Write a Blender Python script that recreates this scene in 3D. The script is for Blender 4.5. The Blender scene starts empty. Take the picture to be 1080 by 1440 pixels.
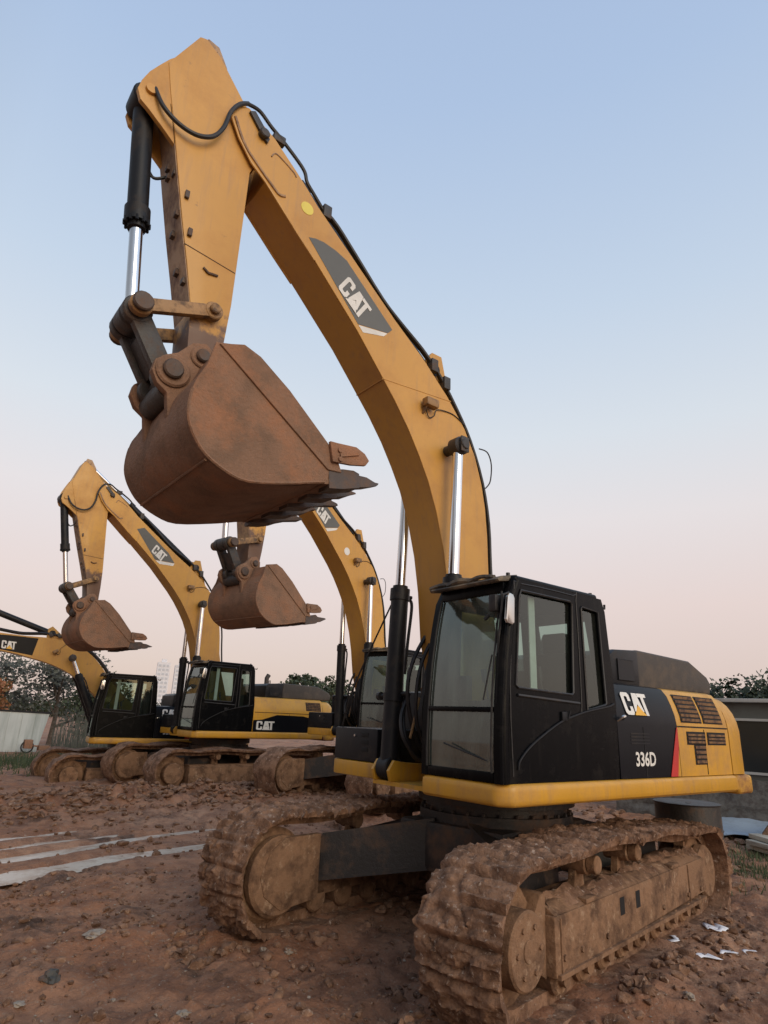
import bpy, bmesh, math, random
from mathutils import Vector, Matrix, noise
from mathutils.geometry import tessellate_polygon
random.seed(7)
S = bpy.context.scene
COL = S.collection
PI = math.pi
# ------------------------------------------------------------------ materials
def nt(name):
    m = bpy.data.materials.new(name); m.use_nodes = True
    n = m.node_tree; n.nodes.clear()
    o = n.nodes.new('ShaderNodeOutputMaterial')
    return m, n, o
def N(n, t, **k):
    x = n.nodes.new(t)
    for a, b in k.items():
        if a in x.inputs.keys(): x.inputs[a].default_value = b
        else: setattr(x, a, b)
    return x
def noise_fac(n, scale, lo, hi, detail=6, rough=.6, vec=None, stretch=None, gen='Object'):
    tc = n.nodes.new('ShaderNodeTexCoord')
    src = tc.outputs[gen]
    if stretch:
        mp = n.nodes.new('ShaderNodeMapping'); mp.inputs['Scale'].default_value = stretch
        n.links.new(src, mp.inputs[0]); src = mp.outputs[0]
    oi = n.nodes.new('ShaderNodeObjectInfo'); mo = n.nodes.new('ShaderNodeMath'); mo.operation = 'MULTIPLY'; mo.inputs[1].default_value = 43
    n.links.new(oi.outputs['Random'], mo.inputs[0]); va = n.nodes.new('ShaderNodeVectorMath'); va.operation = 'ADD'
    n.links.new(src, va.inputs[0]); n.links.new(mo.outputs[0], va.inputs[1]); src = va.outputs[0]
    t = n.nodes.new('ShaderNodeTexNoise'); t.inputs['Scale'].default_value = scale
    t.inputs['Detail'].default_value = detail; t.inputs['Roughness'].default_value = rough
    n.links.new(src, t.inputs['Vector'])
    r = n.nodes.new('ShaderNodeMapRange'); r.inputs[1].default_value = lo; r.inputs[2].default_value = hi
    n.links.new(t.outputs['Fac'], r.inputs[0])
    return r.outputs[0], t
def grimy(name, base, dirt=None, amt=(.5, .7), scale=3, rough=.5, rough2=.85, metal=0, bump=.15, bscale=30, second=None, amt2=(.55, .7), scale2=9, coat=0, stretch=None, spec=.5, chips=None, streak=None):
    m, n, o = nt(name)
    p = N(n, 'ShaderNodeBsdfPrincipled'); p.inputs['Metallic'].default_value = metal
    p.inputs['Specular IOR Level'].default_value = spec
    p.inputs['Coat Weight'].default_value = coat
    n.links.new(p.outputs[0], o.inputs[0])
    # slow tone shift of the base
    f0, _ = noise_fac(n, scale * .5, .3, .7, 4)
    mx0 = N(n, 'ShaderNodeMix', data_type='RGBA')
    mx0.inputs[6].default_value = (*[c * .86 for c in base], 1); mx0.inputs[7].default_value = (*[min(1, c * 1.1) for c in base], 1)
    n.links.new(f0, mx0.inputs[0]); out = mx0.outputs[2]
    if dirt:
        f, _ = noise_fac(n, scale, amt[0], amt[1], 8, .65, stretch=stretch)
        mx = N(n, 'ShaderNodeMix', data_type='RGBA'); mx.inputs[7].default_value = (*dirt, 1)
        n.links.new(f, mx.inputs[0]); n.links.new(out, mx.inputs[6]); out = mx.outputs[2]
        rr = N(n, 'ShaderNodeMapRange'); rr.inputs[3].default_value = rough; rr.inputs[4].default_value = rough2
        n.links.new(f, rr.inputs[0]); n.links.new(rr.outputs[0], p.inputs['Roughness'])
    else: p.inputs['Roughness'].default_value = rough
    if second:
        f, _ = noise_fac(n, scale2, amt2[0], amt2[1], 8, .7)
        mx = N(n, 'ShaderNodeMix', data_type='RGBA'); mx.inputs[7].default_value = (*second, 1)
        n.links.new(f, mx.inputs[0]); n.links.new(out, mx.inputs[6]); out = mx.outputs[2]
    if streak:
        f, _ = noise_fac(n, 5, .52, .80, 6, .6, stretch=(3.2, 3.2, .28))
        ml = N(n, 'ShaderNodeMath', operation='MULTIPLY'); ml.inputs[1].default_value = .55; n.links.new(f, ml.inputs[0])
        mx = N(n, 'ShaderNodeMix', data_type='RGBA'); mx.inputs[7].default_value = (*streak, 1)
        n.links.new(ml.outputs[0], mx.inputs[0]); n.links.new(out, mx.inputs[6]); out = mx.outputs[2]
    if chips:
        f, _ = noise_fac(n, 16, .665, .69, 8, .75); f2_, _ = noise_fac(n, 1.3, .45, .62, 3, .5)
        ml = N(n, 'ShaderNodeMath', operation='MULTIPLY'); n.links.new(f, ml.inputs[0]); n.links.new(f2_, ml.inputs[1])
        mx = N(n, 'ShaderNodeMix', data_type='RGBA'); mx.inputs[7].default_value = (*chips, 1)
        n.links.new(ml.outputs[0], mx.inputs[0]); n.links.new(out, mx.inputs[6]); out = mx.outputs[2]
    n.links.new(out, p.inputs['Base Color'])
    if bump:
        t = noise_fac(n, bscale, 0, 1, 8, .65)[1]
        b = N(n, 'ShaderNodeBump'); b.inputs['Strength'].default_value = bump; b.inputs['Distance'].default_value = .02
        n.links.new(t.outputs['Fac'], b.inputs['Height']); n.links.new(b.outputs[0], p.inputs['Normal'])
    return m
def glass(name, tint, mixf=.12, dust=.22, dcol=(.16, .17, .15)):
    m, n, o = nt(name)
    tr = N(n, 'ShaderNodeBsdfTransparent'); tr.inputs[0].default_value = (*tint, 1)
    gl = N(n, 'ShaderNodeBsdfGlossy'); gl.inputs['Roughness'].default_value = .04; gl.inputs[0].default_value = (.9, 1, .97, 1)
    df = N(n, 'ShaderNodeBsdfDiffuse'); df.inputs[0].default_value = (*dcol, 1)
    f, _ = noise_fac(n, 2.2, .35, .75, 6, .6, stretch=(1, 1, .35))
    ml = N(n, 'ShaderNodeMath', operation='MULTIPLY'); ml.inputs[1].default_value = dust
    n.links.new(f, ml.inputs[0])
    m1 = N(n, 'ShaderNodeMixShader'); n.links.new(ml.outputs[0], m1.inputs[0])
    n.links.new(tr.outputs[0], m1.inputs[1]); n.links.new(df.outputs[0], m1.inputs[2])
    lw = N(n, 'ShaderNodeLayerWeight'); lw.inputs[0].default_value = .5
    pw = N(n, 'ShaderNodeMath', operation='POWER'); pw.inputs[1].default_value = 4; n.links.new(lw.outputs['Facing'], pw.inputs[0])
    fr = N(n, 'ShaderNodeMath', operation='MULTIPLY_ADD'); fr.inputs[1].default_value = .8; fr.inputs[2].default_value = .04; n.links.new(pw.outputs[0], fr.inputs[0])
    ad = N(n, 'ShaderNodeMath', operation='ADD'); ad.inputs[1].default_value = mixf
    n.links.new(fr.outputs[0], ad.inputs[0])
    m2 = N(n, 'ShaderNodeMixShader'); n.links.new(ad.outputs[0], m2.inputs[0])
    n.links.new(m1.outputs[0], m2.inputs[1]); n.links.new(gl.outputs[0], m2.inputs[2])
    n.links.new(m2.outputs[0], o.inputs[0])
    return m
MUD = (.17, .098, .058); MUDD = (.085, .045, .028); MUDL = (.27, .17, .115)
M = {}
M['boom'] = grimy('boom_paint', (.60, .315, .062), (.47, .24, .070), (.46, .70), 1.3, .42, .7, bump=.07, bscale=8, second=(.26, .12, .05), amt2=(.67, .78), scale2=4, chips=(.13, .065, .04), streak=(.38, .22, .10))
M['stick'] = M['boom'].copy(); M['stick'].name = 'stick_paint'
def _muddy_tip():
    n = M['stick'].node_tree; p = [x for x in n.nodes if x.type == 'BSDF_PRINCIPLED'][0]; src = p.inputs['Base Color'].links[0].from_socket
    tc = n.nodes.new('ShaderNodeTexCoord'); sp = n.nodes.new('ShaderNodeSeparateXYZ'); n.links.new(tc.outputs['Object'], sp.inputs[0])
    mr = N(n, 'ShaderNodeMapRange'); mr.inputs[1].default_value = 5.30; mr.inputs[2].default_value = 4.70; mr.inputs[3].default_value = 0; mr.inputs[4].default_value = .9
    n.links.new(sp.outputs['Z'], mr.inputs[0])
    f, t = noise_fac(n, 7, .2, .8, 8, .7)
    ad = N(n, 'ShaderNodeMath', operation='ADD'); n.links.new(mr.outputs[0], ad.inputs[0]); n.links.new(f, ad.inputs[1])
    m2 = N(n, 'ShaderNodeMapRange'); m2.inputs[1].default_value = .72; m2.inputs[2].default_value = 1.0; n.links.new(ad.outputs[0], m2.inputs[0])
    mx = N(n, 'ShaderNodeMix', data_type='RGBA'); mx.inputs[7].default_value = (.15, .085, .055, 1)
    n.links.new(m2.outputs[0], mx.inputs[0]); n.links.new(src, mx.inputs[6]); n.links.new(mx.outputs[2], p.inputs['Base Color'])
_muddy_tip()
M['plate'] = grimy('worn_plate', (.42, .27, .15), (.20, .13, .10), (.42, .62), 5, .6, .9, bump=.15)
M['body'] = grimy('body_yellow', (.60, .31, .030), (.40, .21, .06), (.48, .76), 3, .35, .7, bump=.05, chips=(.10, .05, .03), streak=(.32, .19, .10), second=(.13, .07, .04), amt2=(.68, .82), scale2=4)
M['black'] = grimy('black_paint', (.006, .007, .010), (.035, .032, .03), (.58, .9), 4, .30, .6, bump=.03, spec=.13)
M['cabblack'] = grimy('cab_black', (.0035, .004, .005), (.026, .022, .018), (.56, .90), 4, .26, .6, bump=.05, spec=.10, streak=(.016, .015, .014))
M['charcoal'] = grimy('charcoal_paint', (.013, .014, .017), (.05, .040, .032), (.52, .8), 5, .42, .75, bump=.08, spec=.25)
M['roof'] = grimy('dusty_roof', (.05, .045, .04), (.24, .19, .13), (.42, .62), 6, .6, .95, bump=.2)
M['hood'] = grimy('dusty_hood', (.055, .046, .040), (.115, .09, .072), (.47, .72), 4, .6, .9, bump=.15)
M['chrome'] = grimy('chrome_rod', (.80, .80, .82), None, rough=.12, metal=1, bump=0)
M['rubber'] = grimy('rubber_hose', (.016, .016, .018), (.06, .05, .045), (.5, .8), 10, .5, .8, bump=.1)
M['rust'] = grimy('rusty_bucket', (.27, .155, .098), (.19, .118, .080), (.44, .62), 3.4, .78, .97, bump=.75, bscale=30, second=(.32, .155, .085), amt2=(.50, .66), scale2=1.9, spec=.3, chips=(.07, .05, .042), streak=(.20, .125, .085))
M['rustdark'] = grimy('worn_steel', (.075, .055, .045), (.15, .09, .06), (.45, .7), 8, .5, .85, metal=.25, bump=.3, bscale=35)
M['link'] = grimy('linkage_steel', (.040, .036, .034), (.12, .075, .05), (.5, .74), 7, .5, .9, bump=.3, bscale=28)
M['linkyel'] = grimy('worn_yellow_link', (.36, .20, .075), (.12, .08, .055), (.42, .62), 9, .5, .85, bump=.2)
M['mud'] = grimy('track_mud', (.310, .175, .105), (.140, .074, .044), (.40, .58), 7, .75, 1, bump=1.0, bscale=34, second=(.50, .39, .31), amt2=(.58, .68), scale2=22, spec=.4)  # fine pale second colour paints the highlights on wet mud
M['mudframe'] = grimy('mud_coated_steel', (.27, .155, .090), (.12, .068, .042), (.44, .62), 5, .85, .95, bump=.8, bscale=26, second=(.36, .24, .155), amt2=(.56, .68), scale2=11, spec=.25, chips=(.08, .045, .03))
M['darkframe'] = grimy('dark_frame', (.022, .019, .019), (.10, .060, .040), (.49, .64), 3, .5, .9, bump=.3)
M['decal'] = grimy('grey_decal', (.105, .105, .095), None, rough=.45, bump=0)
M['white'] = grimy('white_vinyl', (.72, .71, .67), (.45, .40, .33), (.6, .9), 8, .45, .6, bump=0)
M['red'] = grimy('red_vinyl', (.50, .035, .03), None, rough=.4, bump=0)
M['yelvinyl'] = grimy('yellow_vinyl', (.78, .42, .03), None, rough=.4, bump=0)
M['paleyel'] = grimy('pale_yellow_sticker', (.72, .60, .10), None, rough=.5, bump=0)
M['silver'] = grimy('mirror_silver', (.62, .63, .62), None, rough=.15, metal=.9, bump=0)
M['grille'] = grimy('muddy_louvre', (.23, .12, .045), (.09, .05, .035), (.42, .6), 12, .7, .9, bump=.2)
M['dark'] = grimy('void_shade', (.008, .007, .007), None, rough=.8, bump=0)  # near-black stands in for the shade inside holes and gaps
M['seat'] = grimy('seat_cloth', (.028, .028, .03), None, rough=.9, bump=.2)
M['inside'] = grimy('cab_lining', (.020, .023, .022), None, rough=.8, bump=0)
M['pane'] = glass('tinted_glass', (.54, .66, .62), .03, .08, (.20, .21, .18))
M['screen'] = glass('windscreen_glass', (.58, .74, .66), .12, .42, (.32, .38, .33))
M['paper'] = grimy('paper', (.74, .75, .80), (.45, .38, .32), (.6, .85), 18, .8, .9, bump=.1)
# ------------------------------------------------------------------ mesh helpers
def box(bm, x0, x1, y0, y1, z0, z1, bev=0, seg=2):
    r = bmesh.ops.create_cube(bm, size=1)
    vs = r['verts']
    for v in vs:
        v.co = Vector(((x0 + x1) / 2 + v.co.x * (x1 - x0), (y0 + y1) / 2 + v.co.y * (y1 - y0), (z0 + z1) / 2 + v.co.z * (z1 - z0)))
    if bev:
        es = list({e for v in vs for e in v.link_edges})
        bmesh.ops.bevel(bm, geom=es, offset=bev, segments=seg, affect='EDGES', profile=.6)
    return vs
def tess(loops):
    fl = [p for l in loops for p in l]
    return fl, tessellate_polygon([[Vector((p[0], p[1], 0)) for p in l] for l in loops])
def prism(bm, loops, a0, a1, f, bev=0, seg=2):
    """loops of 2D points (first outer, then holes), swept between a0 and a1; f(u,v,a)->Vector"""
    if not isinstance(loops[0][0], (tuple, list)): loops = [loops]
    fl, tris = tess(loops)
    V0 = [bm.verts.new(f(u, v, a0)) for u, v in fl]; V1 = [bm.verts.new(f(u, v, a1)) for u, v in fl]
    new = []
    if len(loops) == 1:
        new += [bm.faces.new(V0), bm.faces.new(V1[::-1])]
    else:
        for t in tris:
            try: new.append(bm.faces.new([V0[i] for i in t])); new.append(bm.faces.new([V1[i] for i in reversed(t)]))
            except ValueError: pass
    k = 0
    for l in loops:
        n_ = len(l)
        for i in range(n_):
            a, b = k + i, k + (i + 1) % n_
            new.append(bm.faces.new([V0[a], V1[a], V1[b], V0[b]]))
        k += n_
    bmesh.ops.recalc_face_normals(bm, faces=new)
    if bev:
        es = [e for e in {e for fc in new for e in fc.edges} if len(e.link_faces) == 2 and e.calc_face_angle(0) > .5]
        bmesh.ops.bevel(bm, geom=es, offset=bev, segments=seg, affect='EDGES', profile=.6, clamp_overlap=True)
    return new
XZ = lambda u, v, a: Vector((u, a, v))      # outline in x,z swept along y
XY = lambda u, v, a: Vector((u, v, a))
YZ = lambda u, v, a: Vector((a, u, v))
def tube(bm, pts, r, seg=10, cap=True):
    pts = [Vector(p) for p in pts]
    rs = r if isinstance(r, (list, tuple)) else [r] * len(pts)
    rings = []; up = None
    for i, p in enumerate(pts):
        d = (pts[min(i + 1, len(pts) - 1)] - pts[max(i - 1, 0)])
        d = d.normalized() if d.length > 1e-9 else Vector((0, 0, 1))
        if up is None: up = d.orthogonal().normalized()
        up = (up - d * up.dot(d)); up = up.normalized() if up.length > 1e-6 else d.orthogonal().normalized()
        s = d.cross(up)
        rings.append([bm.verts.new(p + (up * math.cos(a) + s * math.sin(a)) * rs[i]) for a in [2 * PI * k / seg for k in range(seg)]])
    fs = []
    for a, b in zip(rings, rings[1:]):
        for k in range(seg): fs.append(bm.faces.new([a[k], a[(k + 1) % seg], b[(k + 1) % seg], b[k]]))
    if cap: fs += [bm.faces.new(rings[0][::-1]), bm.faces.new(rings[-1])]
    return fs
def catmull(P, n=6):
    P = [Vector(p) for p in P]; out = []
    for i in range(len(P) - 1):
        a, b, c, d = P[max(i - 1, 0)], P[i], P[i + 1], P[min(i + 2, len(P) - 1)]
        for k in range(n):
            t = k / n
            out.append(.5 * ((2 * b) + (c - a) * t + (2 * a - 5 * b + 4 * c - d) * t * t + (3 * b - a - 3 * c + d) * t ** 3))
    out.append(P[-1]); return out
def hose(bm, pts, r, seg=8, n=6): tube(bm, catmull(pts, n), r, seg)
def disc(bm, x, z, y0, y1, r, seg=28, bev=0):
    """cylinder along y with optional chamfered rims"""
    if bev: tube(bm, [(x, y0, z), (x, y0 + (bev if y1 > y0 else -bev), z), (x, y1 - (bev if y1 > y0 else -bev), z), (x, y1, z)], [r - bev, r, r, r - bev], seg)
    else: tube(bm, [(x, y0, z), (x, y1, z)], r, seg)
def obj(name, bm, mat, parent=None, xf=None, smooth=35, label=None):
    if xf:
        for v in bm.verts: v.co = xf(v.co)
    bmesh.ops.recalc_face_normals(bm, faces=bm.faces[:])
    me = bpy.data.meshes.new(name); bm.to_mesh(me); bm.free()
    if isinstance(mat, (list, tuple)):
        for m_ in mat: me.materials.append(m_)
    elif mat: me.materials.append(mat)
    o = bpy.data.objects.new(name, me); COL.objects.link(o)
    if parent: o.parent = parent
    if smooth:
        me.shade_smooth(); me.set_sharp_from_angle(angle=math.radians(smooth))
    if label: o['label'] = label
    return o
def BM(): return bmesh.new()
def obj_split(name, bm, mat, parent=None, xf=None, smooth=35):
    bm.verts.index_update(); seen = set(); out = []
    isl = []
    for v in bm.verts:
        if v in seen: continue
        st = [v]; comp = []; seen.add(v)
        while st:
            a = st.pop(); comp.append(a)
            for e in a.link_edges:
                b = e.other_vert(a)
                if b not in seen: seen.add(b); st.append(b)
        isl.append(comp)
    for comp in isl:
        cs = set(comp); nb = BM(); mp_ = {v: nb.verts.new(v.co) for v in comp}
        for f in {f for v in comp for f in v.link_faces}: nb.faces.new([mp_[v] for v in f.verts])
        out.append(obj(name, nb, mat, parent, xf, smooth))
    bm.free(); return out
def thing(name, label, cat, loc=(0, 0, 0), rz=0, sc=1, group=None):
    o = bpy.data.objects.new(name, None); COL.objects.link(o)
    o.location = loc; o.rotation_euler = (0, 0, rz); o.scale = (sc,) * 3
    o['label'] = label; o['category'] = cat
    if group: o['group'] = group
    return o
def tag(o, label, cat, group=None):
    o['label'] = label; o['category'] = cat
    if group: o['group'] = group
    return o
def kind(o, k, label=None):
    o['kind'] = k
    if label: o['label'] = label
    return o
# ------------------------------------------------------------------ lettering
LC = [(.1, 0), (.52, 0), (.62, .1), (.62, .38), (.42, .38), (.42, .22), (.37, .17), (.25, .17), (.2, .22), (.2, .78), (.25, .83), (.37, .83), (.42, .78), (.42, .62), (.62, .62), (.62, .9), (.52, 1), (.1, 1), (0, .9), (0, .1)]
LA = [(.70, .16), (.86, 1), (1.20, 1), (1.40, .16), (1.30, .16), (1.04, .50), (.78, .16)]
LTri = [(.60, 0), (1.04, .44), (1.47, 0)]
LT = [(1.26, 1), (1.26, .82), (1.45, .82), (1.53, .28), (1.68, .28), (1.68, .82), (1.90, .82), (1.90, 1)]
LT = [(1.24, 1), (1.24, .83), (1.47, .83), (1.47, 0), (1.68, 0), (1.68, .83), (1.90, .83), (1.90, 1)]
def cat_letters(parent, mp, tri_mat, xf=None):
    """mp(u,v,a): u along the word (0..1.9), v up (0..1), a = stand-off in metres"""
    bm = BM()
    for l in (LC, LA, LT): prism(bm, l, 0, .004, mp)
    obj('lettering', bm, M['white'], parent, xf, smooth=0)
    bm = BM(); prism(bm, LTri, 0.001, .006, mp)
    obj('lettering_triangle', bm, tri_mat, parent, xf, smooth=0)
def text_mesh(body):
    cu = bpy.data.curves.new('tmp', 'FONT'); cu.body = body; cu.offset = .025; cu.resolution_u = 3
    o = bpy.data.objects.new('tmp', cu); COL.objects.link(o)
    bpy.context.view_layer.update()
    me = bpy.data.meshes.new_from_object(o.evaluated_get(bpy.context.evaluated_depsgraph_get()))
    bm = BM(); bm.from_mesh(me)
    bpy.data.objects.remove(o); bpy.data.curves.remove(cu); bpy.data.meshes.remove(me)
    xs = [v.co.x for v in bm.verts]; ys = [v.co.y for v in bm.verts]
    x0, x1, y0, y1 = min(xs), max(xs), min(ys), max(ys)
    for v in bm.verts: v.co = Vector(((v.co.x - x0) / (x1 - x0), (v.co.y - y0) / (y1 - y0), 0))
    return bm
# ------------------------------------------------------------------ excavator
M['footrust'] = grimy('scraped_yellow', (.60, .32, .04), (.16, .06, .035), (.44, .60), 2.4, .4, .8, bump=.1)
FOOT = (.23, 1.90); NOSE = (3.68, 7.46)
BOOM_LOW = [(3.99, 7.50), (3.86, 7.24), (3.70, 7.03), (3.53, 6.90), (3.34, 6.715), (3.13, 6.51), (2.89, 6.29), (2.62, 6.02), (2.30, 5.70), (1.99, 5.34), (1.76, 5.07), (1.56, 4.80), (1.40, 4.54), (1.26, 4.28), (1.13, 3.95), (1.02, 3.55), (.95, 3.15), (.90, 2.62), (.80, 2.22), (.62, 1.90), (.42, 1.72), (.23, 1.68)]
BOOM_TOP = [(.07, 1.74), (.01, 1.92), (.08, 2.3), (.22, 2.8), (.32, 3.38), (.335, 3.85), (.365, 4.17), (.42, 4.45), (.53, 4.78), (.70, 5.08), (.98, 5.40), (1.38, 5.76), (1.80, 6.07), (2.06, 6.28), (2.40, 6.56), (2.91, 6.98), (3.05, 7.12), (3.2, 7.26), (3.48, 7.50), (3.66, 7.60), (3.80, 7.68), (3.93, 7.63)]
STICK = [(4.38, 8.22), (4.31, 8.25), (4.144, 8.13), (3.87, 7.79), (3.66, 7.56), (3.55, 7.42), (3.60, 7.15), (3.685, 6.95), (3.686, 6.445), (3.688, 5.845), (3.69, 5.367), (3.71, 4.98), (3.74, 4.66), (3.80, 4.53), (3.93, 4.48), (4.02, 4.58), (4.03, 4.80), (4.057, 5.186), (4.147, 5.59), (4.258, 6.04), (4.368, 6.526), (4.468, 6.977), (4.556, 7.344), (4.62, 7.66)]
P_BC = (4.72, 7.22); P_L = (4.475, 4.955); P_I = (3.874, 5.177); P_A = (4.15, 4.44); P_B = (3.93, 4.66)
BUCK = [(4.133, 3.963), (4.117, 3.84), (4.055, 3.72), (3.951, 3.608), (3.776, 3.52), (3.58, 3.488), (3.229, 3.567), (3.0, 3.635), (2.72, 3.715)]
def side_y(z): return 1.42 if z < 1.86 else 1.42 - (z - 1.86) ** 1.5 * .55
def excavator(label, loc, rz, sc, uc_yaw, ab=0, as_=0, detail=True, old=False, num='336D', decal='grey', zig=0, br=0, bs=1, group='excavators parked in the yard'):
    E_ = thing('excavator', label, 'excavator', loc, rz, sc, group)
    ca, sa, cs, ss = math.cos(ab), math.sin(ab), math.cos(as_), math.sin(as_)
    def xb(v):
        x, z = (v.x - FOOT[0]) * bs, (v.z - FOOT[1]) * bs
        return Vector((FOOT[0] + x * ca - z * sa, v.y, FOOT[1] + x * sa + z * ca))
    n0 = xb(Vector((NOSE[0], 0, NOSE[1])))
    def xs(v):
        x, z = v.x - NOSE[0], v.z - NOSE[1]
        return Vector((n0.x + x * cs - z * ss, v.y, n0.z + x * ss + z * cs))
    cb, sb_ = math.cos(br), math.sin(br)
    def xk(v):
        x, z = v.x - P_B[0], v.z - P_B[1]
        return xs(Vector((P_B[0] + x * cb - z * sb_, v.y, P_B[1] + x * sb_ + z * cb)))
    SG = 28 if detail else 14
    # ---------------- undercarriage
    cu, su = math.cos(uc_yaw), math.sin(uc_yaw)
    def xu(v): return Vector((v.x * cu - v.y * su, v.x * su + v.y * cu, v.z - .1))
    ix, iz, R = 2.02, .50, .50
    path = []
    nA = 26 if detail else 12
    for k in range(nA + 1):                    # front wrap, bottom to top
        a = -PI / 2 + PI * k / nA; path.append((ix + R * math.cos(a), iz + R * math.sin(a)))
    nT = 60 if detail else 20
    for k in range(1, nT):                     # top run with sag between rollers
        t = k / nT; x = ix - (ix + 1.93) * t
        path.append((x, 1.0 - .12 * t ** 2 - .03 * math.sin(t * PI * 3) ** 2 + .035 * math.sin(t * PI) ))
    for k in range(nA + 1):
        a = PI / 2 + PI * k / nA; path.append((-1.93 + .43 * math.cos(a), .44 + .44 * math.sin(a)))
    for k in range(1, nT): path.append((-1.93 + (ix + 1.93) * k / nT, 0))
    sub = 5 if detail else 1
    dense = []
    for i in range(len(path)):
        a, b = path[i], path[(i + 1) % len(path)]
        for k in range(sub): dense.append((a[0] + (b[0] - a[0]) * k / sub, a[1] + (b[1] - a[1]) * k / sub))
    L = [0]
    for a, b in zip(dense, dense[1:]): L.append(L[-1] + math.hypot(b[0] - a[0], b[1] - a[1]))
    TL = L[-1] + math.hypot(dense[0][0] - dense[-1][0], dense[0][1] - dense[-1][1]); NP = round(TL / .216); pit = TL / NP
    import bisect
    def PS(q):
        q %= TL; i = min(bisect.bisect_right(L, q) - 1, len(L) - 1); a, b = dense[i], dense[(i + 1) % len(dense)]
        le = (L[i + 1] if i + 1 < len(L) else TL) - L[i]; t = (q - L[i]) / max(le, 1e-6)
        return (a[0] + (b[0] - a[0]) * t, a[1] + (b[1] - a[1]) * t)
    def shoe(i):
        k = int(L[i] / pit); ph = L[i] / pit - k; a, b = PS(k * pit), PS((k + 1) * pit)
        t = Vector((b[0] - a[0], 0, b[1] - a[1])).normalized(); nrm = Vector((t.z, 0, -t.x))
        return a[0] + (b[0] - a[0]) * ph, a[1] + (b[1] - a[1]) * ph, nrm, ph
    for sgn in (1, -1):
        yc = sgn * 1.295; hw = .31
        seedv = Vector((sgn * 13.1, zig * 7.7, 0))
        bm = BM(); rings = []; nW = 30 if detail else 6
        for i, (px, pz) in enumerate(dense):
            px, pz, nrm, ph = shoe(i)
            gap = math.exp(-((abs(ph - .5) - .5) / .075) ** 2)
            ring = []
            for j in range(nW + 1):
                w = j / nW * 2 - 1
                q = Vector((px, 0, pz)); s3 = q * 3.0 + Vector((0, w * 1.2, 0)) + seedv
                mudt = noise.fractal(s3 * .8, 1, 2, 4)
                cake = max(0, .5 + 1.2 * mudt)
                qq = q + Vector((0, w * .3, 0)) + seedv; h = .02 + .018 * min(cake, 1.2) + .016 * noise.fractal(qq * 17, .55, 2.1, 6) + .014 * (noise.noise(qq * 9) > .12) * (1 - gap) - .028 * max(0, .07 - abs(noise.noise(qq * 2.6 + Vector((3, 3, 3))))) / .07
                h -= gap * .05 * max(.25, 1 - cake * .6)
                h += .022 * math.exp(-((ph - .2) / .05) ** 2) * max(.2, 1 - cake * .8) + .012 * math.exp(-((ph - .62) / .05) ** 2) * max(0, 1 - cake)
                edge = hw * (1 + (.05 + .08 * noise.noise(Vector((L[i] * 7, sgn * 3 + w, 1)) + seedv)) * (1 if abs(w) > .85 else 0) - (gap * .07 if abs(w) > .85 else 0))
                lift = -.02 * abs(w) ** 4
                if pz < .02 : h = max(h * .3, 0)
                p = q + nrm * (h + lift); ring.append(bm.verts.new((p.x, yc + w * edge, p.z)))
            for w in (1, .35, .33, -.33, -.35, -1):
                dep = -.035 if abs(w) > .34 else -.12
                p = Vector((px, 0, pz)) + nrm * dep
                ring.append(bm.verts.new((p.x, yc + w * hw * .98, p.z)))
            rings.append(ring)
        n_ = len(rings[0])
        for i in range(len(rings)):
            A, B = rings[i], rings[(i + 1) % len(rings)]
            for j in range(n_): bm.faces.new([A[j], A[(j + 1) % n_], B[(j + 1) % n_], B[j]])
        belt = obj('crawler_track', bm, M['mud'], E_, xu, smooth=50)
        yo = lambda d: yc + sgn * d            # d outward of the track centre
        # side frame
        bm = BM()
        sec = [(-1.72, .30), (1.62, .24), (1.66, .70), (1.30, .80), (-1.60, .80), (-1.80, .66)]
        prism(bm, [(-1.80, .28), (1.60, .22), (1.60, .60), (-1.86, .60)], yo(-.16), yo(.205), XZ, .018)
        prism(bm, [(yo(.20), .60), (yo(.10), .66), (yo(-.15), .66), (yo(-.16), .60)], -1.84, 1.58, YZ, .01)
        if detail:
            prism(bm, [(1.60, .20), (1.78, .30), (1.80, .56), (1.66, .74), (1.58, .74)], yo(-.14), yo(.13), XZ, .015)
            prism(bm, [(yo(.23), .215), (yo(.13), .215), (yo(.13), .245), (yo(.23), .245)], -1.7, 1.58, YZ)
            for e in (1.0, -.9): box(bm, e - .1, e + .1, yo(.12), yo(.215), .605, .64, .01)
        obj('side_frame', bm, M['mudframe'], belt, xu)
        if detail:
            bm = BM()
            for x in (.42, .08): box(bm, x - .045, x + .045, yo(.2075), yo(.195), .42, .55)
            obj_split('frame_slot', bm, M['dark'], belt, xu)  # raised dark blocks, painted shade of the square holes
            bm = BM()
            for k in range(6): a_ = k * PI / 3; disc(bm, ix + .15 * math.cos(a_), iz - .02 + .15 * math.sin(a_), yo(.233), yo(.25), .018, 6)
            for x in (-1.6, -1.2, -.5, .75, 1.2, 1.48): disc(bm, x, .33, yo(.204), yo(.222), .022, 6)
            obj_split('bolt', bm, M['mudframe'], belt, xu)
            bm = BM(); tube(bm, [(1.52, yo(.21), .24), (1.52, yo(.21), .58)], .008, 5); tube(bm, [(-1.25, yo(.21), .26), (-1.25, yo(.21), .59)], .008, 5)
            obj_split('weld_seam', bm, M['mudframe'], belt, xu)
            bm = BM()     # heaped mud lying on the frame shelf
            NX, NY = 90, 10; g = []
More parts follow.
